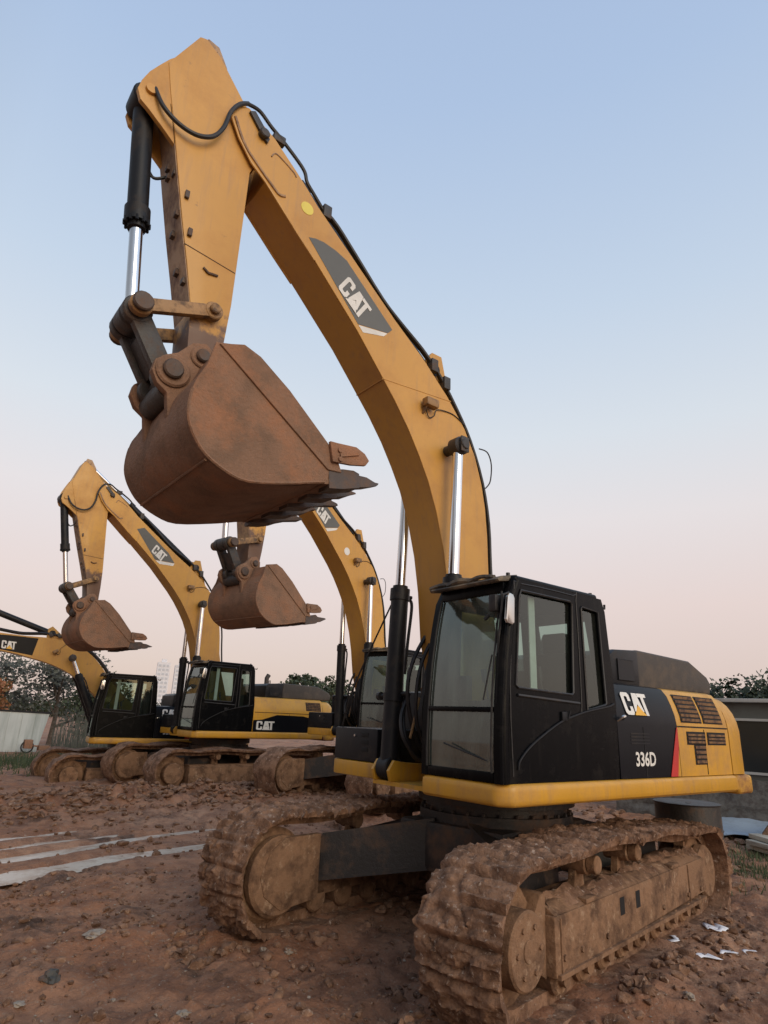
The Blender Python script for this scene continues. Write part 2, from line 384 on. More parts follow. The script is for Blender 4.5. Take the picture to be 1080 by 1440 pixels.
            for i in range(NX + 1):
                row = []
                for j in range(NY + 1):
                    x = -1.75 + 3.3 * i / NX; w = j / NY
                    h = .655 - .06 * w ** 1.3 + .085 * (1 - abs(2 * w - 1)) * (.6 + noise.fractal(Vector((x * 3, w * 2, sgn)), 1, 2, 5)) + .02 * noise.noise(Vector((x * 16, w * 9, 3)))
                    if j in (0, NY): h -= .03
                    row.append(bm.verts.new((x, yo(-.10 + .30 * w), h)))
                g.append(row)
            for i in range(NX):
                for j in range(NY): bm.faces.new([g[i][j], g[i + 1][j], g[i + 1][j + 1], g[i][j + 1]])
            obj('caked_mud', bm, M['mud'], belt, xu)
        bm = BM()
        disc(bm, ix, iz - .02, yo(-.14), yo(.05), .40, SG, .03)
        disc(bm, ix, iz - .02, yo(.05), yo(.235), .235, SG, .015)
        disc(bm, ix, iz - .02, yo(.235), yo(.243), .07, 16, .005)
        disc(bm, ix, iz - .02, yo(-.14), yo(-.26), .34, SG, .03)
        obj('idler', bm, M['mudframe'], belt, xu)
        bm = BM()     # idler yoke/nose plates
        prism(bm, [(1.55, .24), (2.0, .20), (2.2, .34), (2.26, .5), (2.16, .70), (2.0, .80), (1.55, .80)], yo(-.20), yo(-.27), XZ, .01)
        obj('idler_guard', bm, M['mudframe'], belt, xu)
        bm = BM()
        disc(bm, -1.93, .44, yo(-.07), yo(.07), .34, SG, .01)
        for k in range(22 if detail else 0):
            a = 2 * PI * k / 22; cx, cz = -1.93 + .36 * math.cos(a), .44 + .36 * math.sin(a)
            disc(bm, cx, cz, yo(-.05), yo(.05), .035, 6)
        disc(bm, -1.93, .44, yo(.07), yo(.20), .26, SG, .03)
        disc(bm, -1.93, .44, yo(-.25), yo(-.07), .28, SG, .02)
        obj('sprocket', bm, M['mudframe'], belt, xu)
        if detail: xsr = [-1.55 + 3.0 * k / 8 for k in range(9)]
        else: xsr = [-1.5 + 3.0 * k / 6 for k in range(7)]
        for x in xsr:
            bm = BM(); disc(bm, x, .20, yo(-.16), yo(.16), .125, 14, .02); disc(bm, x, .20, yo(.16), yo(.21), .06, 10)
            obj('track_roller', bm, M['mudframe'], belt, xu)
        for x in (.85, .0):
            bm = BM(); disc(bm, x, .84, yo(-.1), yo(.13), .085, 14, .01); disc(bm, x, .84, yo(.13), yo(.215), .07, 14, .01)
            prism(bm, [(x - .1, .60), (x + .1, .60), (x + .06, .82), (x - .06, .82)], yo(-.02), yo(.04), XZ)
            obj('carrier_roller', bm, M['mudframe'], belt, xu)
    bm = BM()
    for sx in (1, -1):
        for sy in (1, -1):
            # x-shaped leg from centre to side frame
            a = [Vector((sx * .25, sy * .55, .52)), Vector((sx * .80, sy * .20, .52)), Vector((sx * .80, sy * .20, .98)), Vector((sx * .25, sy * .55, .98))]
            b = [Vector((sx * .75, sy * 1.12, .36)), Vector((sx * 1.50, sy * 1.12, .36)), Vector((sx * 1.45, sy * 1.12, .78)), Vector((sx * .80, sy * 1.12, .78))]
            va = [bm.verts.new(p) for p in a]; vb = [bm.verts.new(p) for p in b]
            bm.faces.new(va); bm.faces.new(vb[::-1])
            for k in range(4): bm.faces.new([va[k], va[(k + 1) % 4], vb[(k + 1) % 4], vb[k]])
    box(bm, -.85, .85, -.62, .62, .50, .95, .05)
    obj('carbody', bm, M['darkframe'], E_, xu)
    bm = BM(); tube(bm, [(0, 0, .90), (0, 0, 1.04), (0, 0, 1.04), (0, 0, 1.12), (0, 0, 1.12), (0, 0, 1.22)], [.80, .80, .74, .74, .82, .82], 48)
    for k in range(30):
        a = 2 * PI * k / 30; tube(bm, [(.77 * math.cos(a), .77 * math.sin(a), 1.03), (.77 * math.cos(a), .77 * math.sin(a), 1.07)], .018, 6)
    obj('swing_ring', bm, M['darkframe'], E_, xu, smooth=30)
    # ---------------- revolving frame
    yb, bk = M['body'], M['black']
    bm = BM()
    Z0, Z1 = 1.172, 1.345
    prism(bm, [(1.49, .47), (1.49, 1.36), (1.38, 1.47), (-2.44, 1.47), (-2.44, 1.10), (.1, 1.10), (.1, .47)], Z0, Z1, XY, .055, 3)
    prism(bm, [(1.16, -.62), (1.16, -1.40), (1.10, -1.47), (-2.44, -1.47), (-2.44, -1.10), (.2, -1.10), (.2, -.62)], Z0 + .02, Z1, XY, .02, 2)
    obj('side_skirt', bm, yb, E_)
    bm = BM()
    box(bm, -2.7, .55, -1.2, 1.2, 1.19, 1.33)
    for y in (.33, -.33):
        prism(bm, [(-.3, 1.33), (.62, 1.33), (.58, 1.8), (.40, 2.08), (.23, 2.12), (.05, 2.05), (-.3, 1.6)], y - .03, y + .03, XZ, .008)
    box(bm, .55, 1.20, -.60, .45, 1.16, 1.20)
    for y in (-.56, -.30, .30, .44):
        prism(bm, [(.55, 1.20), (1.22, 1.20), (1.25, 1.30), (1.18, 1.40), (1.05, 1.38), (.55, 1.34)], y - .022, y + .022, XZ, .006)
    obj('main_frame', bm, yb, E_)
    bm = BM()
    for z in (1.33 + .003,): box(bm, -.12, .5, -.30, .30, z, z + .1, .01)
    obj('swing_motor_cover', bm, M['charcoal'], E_)
    # house
    def house(x0, x1, ztop=2.24):
        prof = [(side_y(1.35), 1.350), (1.42, 1.84), (side_y(1.95), 1.95), (side_y(2.05), 2.05), (side_y(2.15), 2.15), (side_y(2.2) - .03, ztop - .02), (side_y(2.2) - .10, ztop), (-1.2, ztop), (-1.42, 2.1), (-1.42, 1.35)]
        b_ = BM(); prism(b_, prof, x0, x1, YZ); return b_
    XS = -1.28
    if not old:
        hb = obj('black_side_panel', house(-.17, XS), bk, E_)
        hy = obj('yellow_side_panel', house(XS - .004, -2.42, 2.236), yb, E_)
    else:
        hy = obj('yellow_side_panel', house(-.17, -2.42), yb, E_)
        bm = BM(); prism(bm, [(-.18, 1.352), (-2.40, 1.352), (-2.40, 1.66), (-1.75, 1.78), (-.9, 1.79), (-.45, 1.66), (-.18, 1.64)], 1.42, 1.426, XZ)
        hb = obj('black_stripe', bm, bk, E_, smooth=0)
    bm = BM()
    for x in (-.62, -1.85) if not old else (-1.3,):
        box(bm, x - .006, x + .006, 1.415, 1.423, 1.36, 1.82)
    box(bm, -2.41, XS - .01 if not old else -.2, 1.40, 1.424, 1.835, 1.849)
    obj('panel_gap', bm, M['dark'], hy, smooth=0)
    bm = BM()      # louvres
    def grill(x0, x1, z0, z1, n, base, slats):
        for (u0, u1) in slats:
            for k in range(n):
                z = z0 + (z1 - z0) * (k + .5) / n; y = side_y(z); hh = (z1 - z0) / n * .30
                box(bm, u1, u0, y - .01, y + .012, z - hh, z + hh)
    bd = BM()
    def gback(x0, x1, z0, z1):
        K = 5
        for k in range(K):
            za, zb = z0 + (z1 - z0) * k / K, z0 + (z1 - z0) * (k + 1) / K
            v = [bd.verts.new(p) for p in ((x0, side_y(za) + .003, za), (x1, side_y(za) + .003, za), (x1, side_y(zb) + .003, zb), (x0, side_y(zb) + .003, zb))]
            bd.faces.new(v)
    if not old:
        for a in ((-1.38, -1.83), (-1.87, -2.32)): gback(a[0], a[1], 1.885, 2.175); grill(0, 0, 1.89, 2.17, 6, 0, [(a[0] - .02, a[1] + .02)])
        for a in ((-1.46, -1.87), (-1.91, -2.34)): gback(a[0], a[1], 1.660, 1.795); grill(0, 0, 1.67, 1.78, 3, 0, [(a[0] - .02, a[1] + .02)])
        gback(-1.60, -1.86, 1.46, 1.664); grill(0, 0, 1.465, 1.66, 4, 0, [(-1.62, -1.84)])
    else:
        gback(-1.85, -2.36, 1.93, 2.16); grill(0, 0, 1.94, 2.15, 5, 0, [(-1.87, -2.34)])
    g = obj('grille', bd, M['dark'], hy, smooth=0)
    obj('louvre', bm, M['grille'], g, smooth=0)
    if not old:
        bm = BM()
        prism(bm, [(XS + .012, 1.352), (XS + .012, 1.83), (-1.12, 1.352)], 1.4195, 1.4235, XZ)
        obj('yellow_flash', bm, yb, hb, smooth=0)
        bm = BM()
        prism(bm, [(-1.06, 1.353), (-1.255, 1.83), (-1.272, 1.83), (-1.272, 1.66), (-1.20, 1.353)], 1.4235, 1.427, XZ)
        obj('red_stripe', bm, M['red'], hb, smooth=0)
    # lettering on the side
    def mp_side(x0, z0, w, h, lift=.004, drop=0):
        return lambda u, v, a: Vector((x0 - u / 1.9 * w, side_y(z0) + (side_y(z0 + h) - side_y(z0)) * v + lift + a, z0 + v * h))
    if not old:
        cat_letters(hb, mp_side(-.35, 1.93, .46, .215, .010), M['yelvinyl'])
        b_ = text_mesh(num)
        f = mp_side(-.44, 1.455, .36, .135)
        for v in b_.verts: v.co = f(v.co.x * 1.9, v.co.y, 0)
        obj('lettering', b_, M['white'], hb, smooth=0)
        bm = BM(); 
        for k in range(4): box(bm, -.38, -.72, 1.4215, 1.4235, 1.66 + k * .03, 1.672 + k * .03)
        obj('vent', bm, M['charcoal'], hb, smooth=0)
        bm = BM(); tube(bm, catmull([(-.19, 1.40, 1.86), (-.20, 1.46, 1.90), (-.25, 1.46, 1.91), (-.29, 1.40, 1.88)], 4), .014, 6)
        obj('handle', bm, M['silver'], hb)
    else:
        cat_letters(hb, mp_side(-.28, 1.40, .55, .22, .008), M['white'])
    # counterweight
    CW = [(-2.43, 1.425), (-2.72, 1.42), (-2.86, 1.34), (-3.05, 1.05), (-3.22, .6), (-3.28, 0)]
    CWp = CW + [(x, -y) for x, y in CW[-2::-1]]
    bm = BM(); rg = []
    for z, ins in ((1.35, 0), (1.6, 0), (1.82, .0), (1.92, .012), (2.02, .04), (2.10, .08), (2.16, .13), (2.195, .19), (2.205, .27)):
        rg.append([bm.verts.new((x + ins * .8 * (1 if x < -2.5 else 0), y * (1 - ins / 1.43), z)) for x, y in CWp])
    for a, b in zip(rg, rg[1:]):
        for k in range(len(CWp)): bm.faces.new([a[k], a[(k + 1) % len(CWp)], b[(k + 1) % len(CWp)], b[k]])
    bm.faces.new(rg[0]); bm.faces.new(rg[-1][::-1])
    cw = obj('counterweight', bm, yb, E_)
    CL = [(-2.445, 1.47), (-2.80, 1.465), (-2.93, 1.36), (-3.12, 1.05), (-3.28, .6), (-3.34, 0)]
    bm = BM(); prism(bm, CL + [(x, -y) for x, y in CL[-2::-1]], 1.14, 1.343, XY, .06, 3)
    obj('counterweight_foot', bm, M['footrust'], cw)
    # hood on top
    bm = BM()
    prism(bm, [(-1.24, 2.24), (-2.90, 2.24), (-2.95, 2.38), (-2.86, 2.47), (-2.45, 2.63), (-1.24, 2.66)], -.75, 1.05, XZ, .04, 3)
    obj('engine_hood', bm, M['hood'], E_)
    bm = BM()
    prism(bm, [(-.66, 2.243), (-1.235, 2.243), (-1.235, 2.65), (-.78, 2.62), (-.68, 2.56)], -.75, 1.07, XZ, .03, 2)
    box(bm, -.80, -1.1, 1.07, 1.085, 2.30, 2.52, .004)
    tube(bm, catmull([(-.9, .9, 2.63), (-.9, .9, 2.70), (-.9, .84, 2.70), (-.9, .84, 2.63)], 4), .010, 6)
    obj('air_box', bm, M['charcoal'], E_)
    bm = BM(); tube(bm, [(-1.6, -.5, 2.6), (-1.6, -.5, 2.85), (-1.66, -.5, 2.95)], .07, 12)
    obj('exhaust_pipe', bm, M['link'], E_)
    # right-hand tanks and storage box
    bm = BM(); box(bm, .50, 1.15, -1.42, -.50 - .12, 1.35, 1.69, .02)
    sb = obj('storage_box', bm, M['charcoal'], E_)
    bm = BM()
    for k in range(3): box(bm, 1.1495, 1.156, -.90, -.78, 1.45 + k * .075, 1.495 + k * .075, .003)
    obj('vent', bm, M['dark'], sb)  # raised dark bars, painted shade of the box slots
    bm = BM(); tube(bm, [(1.14, -1.02, 1.61), (1.165, -1.02, 1.61)], .013, 8)
    obj('latch', bm, M['silver'], sb)
    bm = BM(); box(bm, -1.25, .42, -1.42, -.55, 1.35, 2.12, .05)
    obj('fuel_tank', bm, M['charcoal'] if not old else yb, E_)
    # ---------------- cab
    FX = [(1.345, 1.485), (1.60, 1.49), (1.95, 1.475), (2.30, 1.44), (2.65, 1.385), (2.90, 1.33), (3.02, 1.26)]
    def fx(z):
        for (za, xa), (zb, xb_) in zip(FX, FX[1:]):
            if z <= zb: return xa + (xb_ - xa) * (z - za) / (zb - za)
        return FX[-1][1]
    cab = M['cabblack']
    YL, YR = 1.42, .47
    bm = BM()
    fr_out = [(fx(z) - .03, z) for z, _ in FX]
    outer = fr_out + [(-.04, 3.02), (-.09, 2.9), (-.17, 2.02), (-.15, 1.35)]
    w1 = [(1.215, 2.86), (1.285, 2.11), (1.26, 2.09), (.525, 2.07), (.50, 2.09), (.455, 2.90), (.48, 2.925), (1.19, 2.925)]
    w2 = [(.31, 2.88), (.30, 2.90), (.035, 2.88), (-.005, 2.02), (.02, 2.0), (.30, 1.95)]
    prism(bm, [outer, w1[::-1], w2[::-1]], YL - .055, YL, XZ)
    shell = obj('cab_shell', bm, cab, E_, smooth=25)
    bm = BM(); prism(bm, [outer, [(1.2, 2.86), (1.22, 2.0), (.0, 2.0), (.06, 2.86)]], YR, YR + .05, XZ)
    obj('cab_side', bm, cab, shell, smooth=25)
    # front: corner posts follow the curve
    def post(bm, ya, yb_, z0=1.345, z1=3.02, dep=.09, out=0):
        zs = [z0 + (z1 - z0) * k / 12 for k in range(13)]
        rg = []
        for z in zs:
            x = fx(z) + out
            rg.append([bm.verts.new(p) for p in ((x - dep, ya, z), (x - .012, ya, z), (x, ya + (yb_ - ya) * .15, z), (x, ya + (yb_ - ya) * .85, z), (x - .012, yb_, z), (x - dep, yb_, z))])
        for a, b in zip(rg, rg[1:]):
            for k in range(6): bm.faces.new([a[k], a[(k + 1) % 6], b[(k + 1) % 6], b[k]])
        bm.faces.new(rg[0]); bm.faces.new(rg[-1][::-1])
    bm = BM()
    post(bm, 1.33, 1.425); post(bm, .465, .545)
    tube(bm, [(fx(z) - .06, 1.375, z) for z in [1.345 + 1.66 * k / 12 for k in range(13)]], .062, 12)
    obj('front_post', bm, cab, shell, smooth=30)
    bm = BM()
    box(bm, 1.40, 1.478, .545, 1.33, 1.346, 1.425, .008)
    box(bm, 1.18, 1.318, .545, 1.33, 2.90, 3.0, .01)
    box(bm, fx(1.9) - .04, fx(1.9) + .008, .545, 1.33, 1.885, 1.925, .006)
    obj_split('windscreen_frame', bm, cab, shell)
    bm = BM()
    zs = [1.42 + (2.91 - 1.42) * k / 10 for k in range(11)]
    rows = [[bm.verts.new((fx(z) - .02, y, z)) for y in (.54, .94, 1.335)] for z in zs]
    for a, b in zip(rows, rows[1:]):
        for k in range(2): bm.faces.new([a[k], a[k + 1], b[k + 1], b[k]])
    obj('windscreen', bm, M['screen'], shell)
    def pane(loop, y, nm):
        bm = BM(); bm.faces.new([bm.verts.new((x, y, z)) for x, z in loop]); obj(nm, bm, M['pane'], shell, smooth=0)
    pane(w1, YL - .03, 'door_window'); pane(w2, YL - .03, 'rear_side_window')
    pane([(1.2, 2.86), (1.22, 2.0), (.0, 2.0), (.06, 2.86)], YR + .02, 'right_window')
    bm = BM(); bm.faces.new([bm.verts.new(q) for q in ((-.14, YR + .14, 2.36), (-.05, YR + .14, 2.82), (-.05, YL - .20, 2.82), (-.14, YL - .20, 2.36))]); obj('rear_window', bm, M['pane'], shell, smooth=0)
    bm = BM()
    for w in (w1, w2):
        lp = [(x, YL + .002, z) for x, z in w]; tube(bm, lp + [lp[0]], .012, 6)
    lp = [(1.345, 1.40), (1.36, 2.1), (1.28, 2.92), (1.20, 2.985), (.43, 2.99), (.385, 2.95), (.385, 2.0), (.42, 1.93)]
    tube(bm, catmull([(x, YL + .001, z) for x, z in lp], 3), .007, 6)
    tube(bm, [(1.27, YL + .004, 2.03), (.42, YL + .004, 2.0)], .014, 6)
    tube(bm, [(fx(z) + .003, .552, z) for z in zs], .010, 6); tube(bm, [(fx(z) + .003, 1.322, z) for z in zs], .010, 6)
    obj_split('window_seal', bm, M['rubber'], shell)
    bm = BM(); hose(bm, [(1.29, YL + .01, 1.45), (1.27, YL + .012, 1.52), (1.13, YL + .012, 1.63), (.9, YL + .012, 1.75), (.69, YL + .012, 1.84), (.45, YL + .012, 1.905), (.256, YL + .012, 1.945), (-.02, YL + .012, 1.99), (-.12, YL + .01, 2.02)], .009, 6)
    obj('door_trim', bm, M['charcoal'], shell)
    bm = BM(); box(bm, .62, .70, YL, YL + .022, 1.84, 1.92, .01); tube(bm, [(.62, YL + .02, 1.86), (.60, YL + .03, 1.93)], .010, 6)
    obj('door_handle', bm, M['charcoal'], shell)
    # roof
    bm = BM()
    prism(bm, [(1.28, .49), (1.30, 1.30), (1.22, 1.40), (.0, 1.40), (-.06, 1.33), (-.06, .56), (0, .49)], 3.0, 3.065, XY, .028, 3)
    obj('cab_roof', bm, cab, shell)
    bm = BM()
    prism(bm, [(1.18, 3.02), (1.40, 2.985), (1.42, 3.005), (1.36, 3.04), (1.15, 3.085)], .47, 1.36, XZ, .01)
    for y, r_ in ((.60, .025), (.85, .03), (1.12, .022)): hose(bm, [(1.37, y - .16, 3.035), (1.38, y, 3.05 + .01 * (y > .8)), (1.36, y + .15, 3.04)], r_, 6, 4)
    obj('roof_visor', bm, M['roof'], shell)
    bm = BM()
    for x in (1.26, .02): tube(bm, [(x, 1.34, 3.05), (x, 1.34, 3.085)], .018, 8)
    tube(bm, [(-.1, 1.36, 2.96), (-.17, 1.37, 2.95), (-.17, 1.37, 2.99)], .012, 6)
    obj_split('roof_bolt', bm, M['rubber'], shell)
    # back wall, floor, lining, seat
    bm = BM()
    prism(bm, [[(YR + .05, 1.35), (YL - .055, 1.35), (YL - .055, 3.0), (YR + .05, 3.0)], [(YR + .14, 2.36), (YR + .14, 2.82), (YL - .20, 2.82), (YL - .20, 2.36)]], 0, .04, lambda u, v, a: Vector((-.16 + a + (.09 if v > 2.5 else 0), u, v)))
    box(bm, -.12, 1.40, YR + .05, YL - .056, 1.352, 1.40)
    box(bm, -.05, 1.2, YR + .06, YL - .06, 2.93, 2.995)
    obj('cab_lining', bm, M['inside'], shell, smooth=0)
    bm = BM()
    box(bm, .12, .66, .68, 1.20, 1.78, 1.92, .04); box(bm, .02, .17, .70, 1.18, 1.86, 2.50, .05); box(bm, .03, .14, .80, 1.08, 2.48, 2.70, .04)
    box(bm, .15, .62, .72, 1.16, 1.40, 1.78, .02)
    box(bm, .30, .80, 1.22, 1.34, 1.82, 2.02, .03); box(bm, .30, .80, .55, .67, 1.82, 2.02, .03)
    obj('seat', bm, M['seat'], shell)
    bm = BM()
    for y in (1.28, .61): tube(bm, [(.74, y, 2.0), (.80, y, 2.22)], .014, 6); tube(bm, [(.79, y, 2.18), (.81, y, 2.30)], .028, 8)
    for y in (.88, 1.0): tube(bm, [(1.2, y, 1.4), (1.12, y, 1.85)], .014, 6)
    box(bm, 1.02, 1.10, .56, .66, 2.0, 2.22, .01)
    tube(bm, catmull([(.62, .62, 2.78), (.60, .60, 2.55), (.66, .60, 2.35), (.72, .62, 2.3)], 4), .012, 6)
    obj('control_lever', bm, M['rubber'], shell)
    bm = BM(); box(bm, .90, .985, 1.325, 1.335, 2.08, 2.91)
    obj('curtain', bm, M['white'], shell)
    bm = BM(); prism(bm, [(1.335, 2.62), (1.36, 2.60), (1.42, 2.61), (1.435, 2.64), (1.41, 2.84), (1.385, 2.87), (1.34, 2.86), (1.325, 2.83)], 1.44, 1.465, XZ, .004)
    obj('mirror', bm, M['silver'], shell)
    bm = BM(); tube(bm, [(1.30, 1.40, 2.9), (1.40, 1.40, 2.86), (1.42, 1.36, 2.5), (1.42, 1.34, 2.3)], .012, 6)
    box(bm, 1.36, 1.44, 1.26, 1.345, 2.72, 2.87, .02); tube(bm, [(1.40, 1.24, 2.70), (1.42, 1.20, 2.66)], .018, 6)
    obj('mirror_bracket', bm, M['rubber'], shell)
    bm = BM(); tube(bm, [(1.44, 1.30, 2.35), (1.50, 1.25, 1.98)], .008, 6); tube(bm, [(1.46, 1.28, 1.5), (1.52, .8, 1.62)], .007, 6)
    obj_split('wiper', bm, M['rubber'], shell)
    # ---------------- boom
    iN = 4                                     # outline points that belong to the fork
    low, top = BOOM_LOW, BOOM_TOP
    core = low[iN - 1:] + top[:-3]
    bm = BM(); 
    HB = .24
    prism(bm, core, -HB + .012, HB - .012, XZ)
    for s in (1, -1):
        y0, y1 = (HB - .0125, HB + .004) if s > 0 else (-HB - .004, -HB + .0125)
        prism(bm, low + top, y0, y1, XZ, .003, 1)
        prism(bm, [(3.94, 7.50), (3.82, 7.26), (3.66, 7.06), (3.50, 6.94), (3.1, 6.60), (3.1, 6.98), (3.5, 7.45), (3.8, 7.62)], s * .205, s * (HB - .0125), XZ)
        tube(bm, [(x, s * HB, z) for x, z in low[:7]], .014, 6)
    if detail:
        for p in ([(.33, 3.38), (.94, 3.20)], [(.93, 5.36), (1.93, 5.27)]):
            tube(bm, [(p[0][0], HB + .004, p[0][1]), (p[1][0], HB + .004, p[1][1])], .006, 5); tube(bm, [(p[1][0] + .006, HB, p[1][1]), (p[1][0] + .006, -HB, p[1][1])], .008, 5)
    boom = obj('boom', bm, M['boom'], E_, xb, smooth=30)
    bm = BM()
    for s in (1, -1):
        hose(bm, [(3.50, s * (HB + .005), 7.25), (3.46, s * (HB + .005), 7.32), (3.36, s * (HB + .005), 7.29), (3.23, s * (HB + .005), 7.22), (3.2, s * (HB + .005), 7.18)], .009, 6)
        hose(bm, [(3.93, s * (HB + .008), 7.46), (3.80, s * (HB + .008), 7.20), (3.62, s * (HB + .008), 7.03), (3.42, s * (HB + .008), 6.87), (3.36, s * (HB + .008), 6.84), (3.30, s * (HB + .008), 6.86)], .016, 6)
    obj_split('weld_bead', bm, M['plate'], boom, xb)
    bm = BM()
    for s in (1, -1):
        bm = BM()
        prism(bm, [(3.80, 7.62), (3.62, 7.40), (3.57, 7.36), (3.55, 7.42), (3.60, 7.50), (3.74, 7.66)], s * (HB + .004), s * (HB + .035), XZ, .006)
        disc(bm, 3.62, 7.44, s * HB, s * (HB + .07), .055, 14, .01)
        obj('pin_retainer', bm, M['link'], boom, xb)
    # decals
    if not old and decal == 'grey':
        dc = [(2.985, 6.529), (2.90, 6.56), (2.80, 6.57), (2.646, 6.549), (2.50, 6.50), (1.84, 5.925), (1.90, 5.855), (2.304, 5.787)]
        st = [(2.298, 5.778), (1.905, 5.847), (1.955, 5.79), (2.234, 5.715)]
    elif decal == 'red':
        dc = [(3.2, 6.63), (3.1, 7.0), (2.2, 6.34), (1.55, 5.82), (1.95, 5.42)]; st = None
    else:
        dc = [(2.9, 6.62), (2.7, 6.68), (1.98, 6.06), (1.80, 5.80), (2.35, 5.84)]; st = [(2.34, 5.83), (1.80, 5.79), (1.84, 5.72), (2.22, 5.74)]
    for s in (1, -1):
        yy = s * (HB + .0045); y2 = s * (HB + .007)
        bm = BM(); prism(bm, dc, yy, y2, XZ); dcl = obj('decal', bm, M['decal'] if decal != 'red' else M['black'], boom, xb, smooth=0)
        if st: bm = BM(); prism(bm, st, yy, y2, XZ); obj('decal_stripe', bm, M['white'], boom, xb, smooth=0)
        if s > 0:
            o0 = Vector((2.594, 6.105)); e1 = (Vector((2.270, 5.835)) - o0); e2 = Vector((2.470, 6.325)) - o0
            e2 = e2 - e1 * (e2.dot(e1) / e1.length_squared) * .25
            if old: o0 += Vector((-.12, -.05))
            mpb = lambda u, v, a: Vector((o0.x + e1.x * u / 1.9 + e2.x * v, y2 + .001 + a, o0.y + e1.y * u / 1.9 + e2.y * v))
            cat_letters(dcl, mpb, M['white'] if decal != 'red' else M['yelvinyl'], xb)
    if detail:
        bm = BM(); tube(bm, [(3.035, HB + .004, 6.875), (3.035, HB + .008, 6.875)], .075, 24); obj('round_sticker', bm, M['paleyel'], boom, xb)
    elif zig == 3:
        bm = BM(); tube(bm, [(1.6, HB + .004, 5.35), (1.6, HB + .008, 5.35)], .09, 20); obj('round_sticker', bm, M['white'], boom, xb)
    bm = BM()
    box(bm, 1.22, 1.40, HB + .03, HB + .13, 5.12, 5.22, .02); tube(bm, [(1.36, HB, 5.06), (1.36, HB + .07, 5.13)], .018, 6)
    obj('work_lamp', bm, M['linkyel'], boom, xb)
    bm = BM(); hose(bm, [(1.34, HB + .03, 5.12), (1.28, HB + .02, 5.03), (1.20, HB + .02, 5.08), (1.15, HB + .02, 5.17), (.9, HB + .012, 5.20), (.7, HB + .012, 5.12)], .006, 5)
    hose(bm, [(.62, .4, 4.80), (.44, .36, 4.82), (.31, .3, 4.72), (.30, .27, 4.52), (.36, .25, 4.42)], .008, 5)
    obj_split('cable', bm, M['rubber'], boom, xb)
    # top pipes
    bm = BM()
    for s in (1, -1):
        for off in (0, .05):
            hose(bm, [(x - off * .5, s * (.20 - off), z + off * .3) for x, z in [(.20, 2.9), (.24, 3.5), (.26, 4.0), (.36, 4.5), (.56, 4.98), (.80, 5.34), (1.08, 5.68), (1.30, 5.87), (1.45, 5.97), (1.70, 6.12), (1.96, 6.30), (2.34, 6.66), (2.62, 6.92), (2.79, 7.02)]], .022, 6, 3)
    obj_split('hydraulic_pipe', bm, M['rubber'], boom, xb)
    bm = BM()
    for x, z in ((2.78, 6.99), (1.18, 5.74), (.98, 5.58)):
        for s in (1, -1): box(bm, x - .05, x + .05, s * .14, s * .245, z - .07, z + .09, .01)
    for s in (1, -1): box(bm, 3.36, 3.50, s * .18, s * .25, 7.50, 7.60, .015)
    obj_split('pipe_clamp', bm, M['link'], boom, xb)
    bm = BM()
    for s in (1, -1):
        hose(bm, [(2.80, s * .20, 7.0), (2.95, s * .22, 7.12), (3.06, s * .23, 7.22), (3.12, s * .23, 7.36), (3.36, s * .235, 7.53), (3.54, s * .24, 7.63), (3.69, s * .25, 7.72), (3.83, s * .26, 7.70)], .020, 7)
    obj_split('boom_hose', bm, M['rubber'], boom, xb)
    # ---------------- stick
    HS = .20
    LUG = [(4.40, 8.0), (4.61, 7.72), (4.69, 7.57), (4.76, 7.43), (4.81, 7.28), (4.83, 7.16), (4.79, 7.06), (4.70, 7.0), (4.55, 6.88), (4.4, 6.75), (4.4, 7.3)]
    bm = BM(); prism(bm, STICK, -HS, HS, XZ, .012, 2)
    stick = obj('stick', bm, M['stick'], E_, xs, smooth=30)
    bm = BM()   # worn front wear plate on the stick
    FR = [(4.05, 5.15), (4.153, 5.59), (4.264, 6.04), (4.374, 6.526), (4.474, 6.977), (4.53, 7.2)]
    vs = [[bm.verts.new((x + .004, y, z)) for y in (-HS + .01, HS - .01)] + [bm.verts.new((x - .004, y, z)) for y in (HS - .01, -HS + .01)] for x, z in FR]
    for a, b in zip(vs, vs[1:]):
        for k in range(4): bm.faces.new([a[k], a[(k + 1) % 4], b[(k + 1) % 4], b[k]])
    bm.faces.new(vs[0]); bm.faces.new(vs[-1][::-1])
    obj('wear_plate', bm, M['plate'], stick, xs, smooth=0)
    bm = BM()
    for (x, y, z) in [(4.38, .0, 6.56), (4.36, .13, 6.52), (4.40, .02, 6.64), (4.25, 0, 5.97), (4.16, .0, 5.6), (4.12, .12, 5.45), (4.28, .13, 6.1)]:
        box(bm, x - .02, x + .03, y - .035, y + .035, z - .03, z + .03, .008)
    for x, z, a in ((4.25, 6.29, .05), (4.17, 5.91, .02)): box(bm, x - .02, x + .02, HS, HS + .03, z - .04, z + .04, .006)
    tube(bm, [(4.20, HS + .001, 5.78), (3.70, HS + .001, 5.72)], .005, 5)
    tube(bm, [(4.0, HS + .01, 5.62), (3.95, HS + .015, 5.585), (3.86, HS + .01, 5.60)], .012, 5)
    obj_split('bracket', bm, M['rustdark'], stick, xs)
    bm = BM()
    for s in (.165, -.165):                        # bucket cylinder lugs
        prism(bm, LUG, s - .025, s + .025, XZ, .006)
    disc(bm, P_BC[0], P_BC[1], -.22, .22, .05, 14)
    obj('cylinder_lug', bm, M['boom'], stick, xs)
    bm = BM()
    for s in (.11, -.11):                          # stick cylinder lugs at the top
        prism(bm, [(4.36, 8.2), (4.28, 8.36), (4.16, 8.34), (4.05, 8.14), (4.02, 7.98), (4.2, 8.0)], s - .02, s + .02, XZ, .006)
    disc(bm, 4.22, 8.26, -.15, .15, .045, 14)
    obj('top_lug', bm, M['plate'], stick, xs)
    bm = BM()
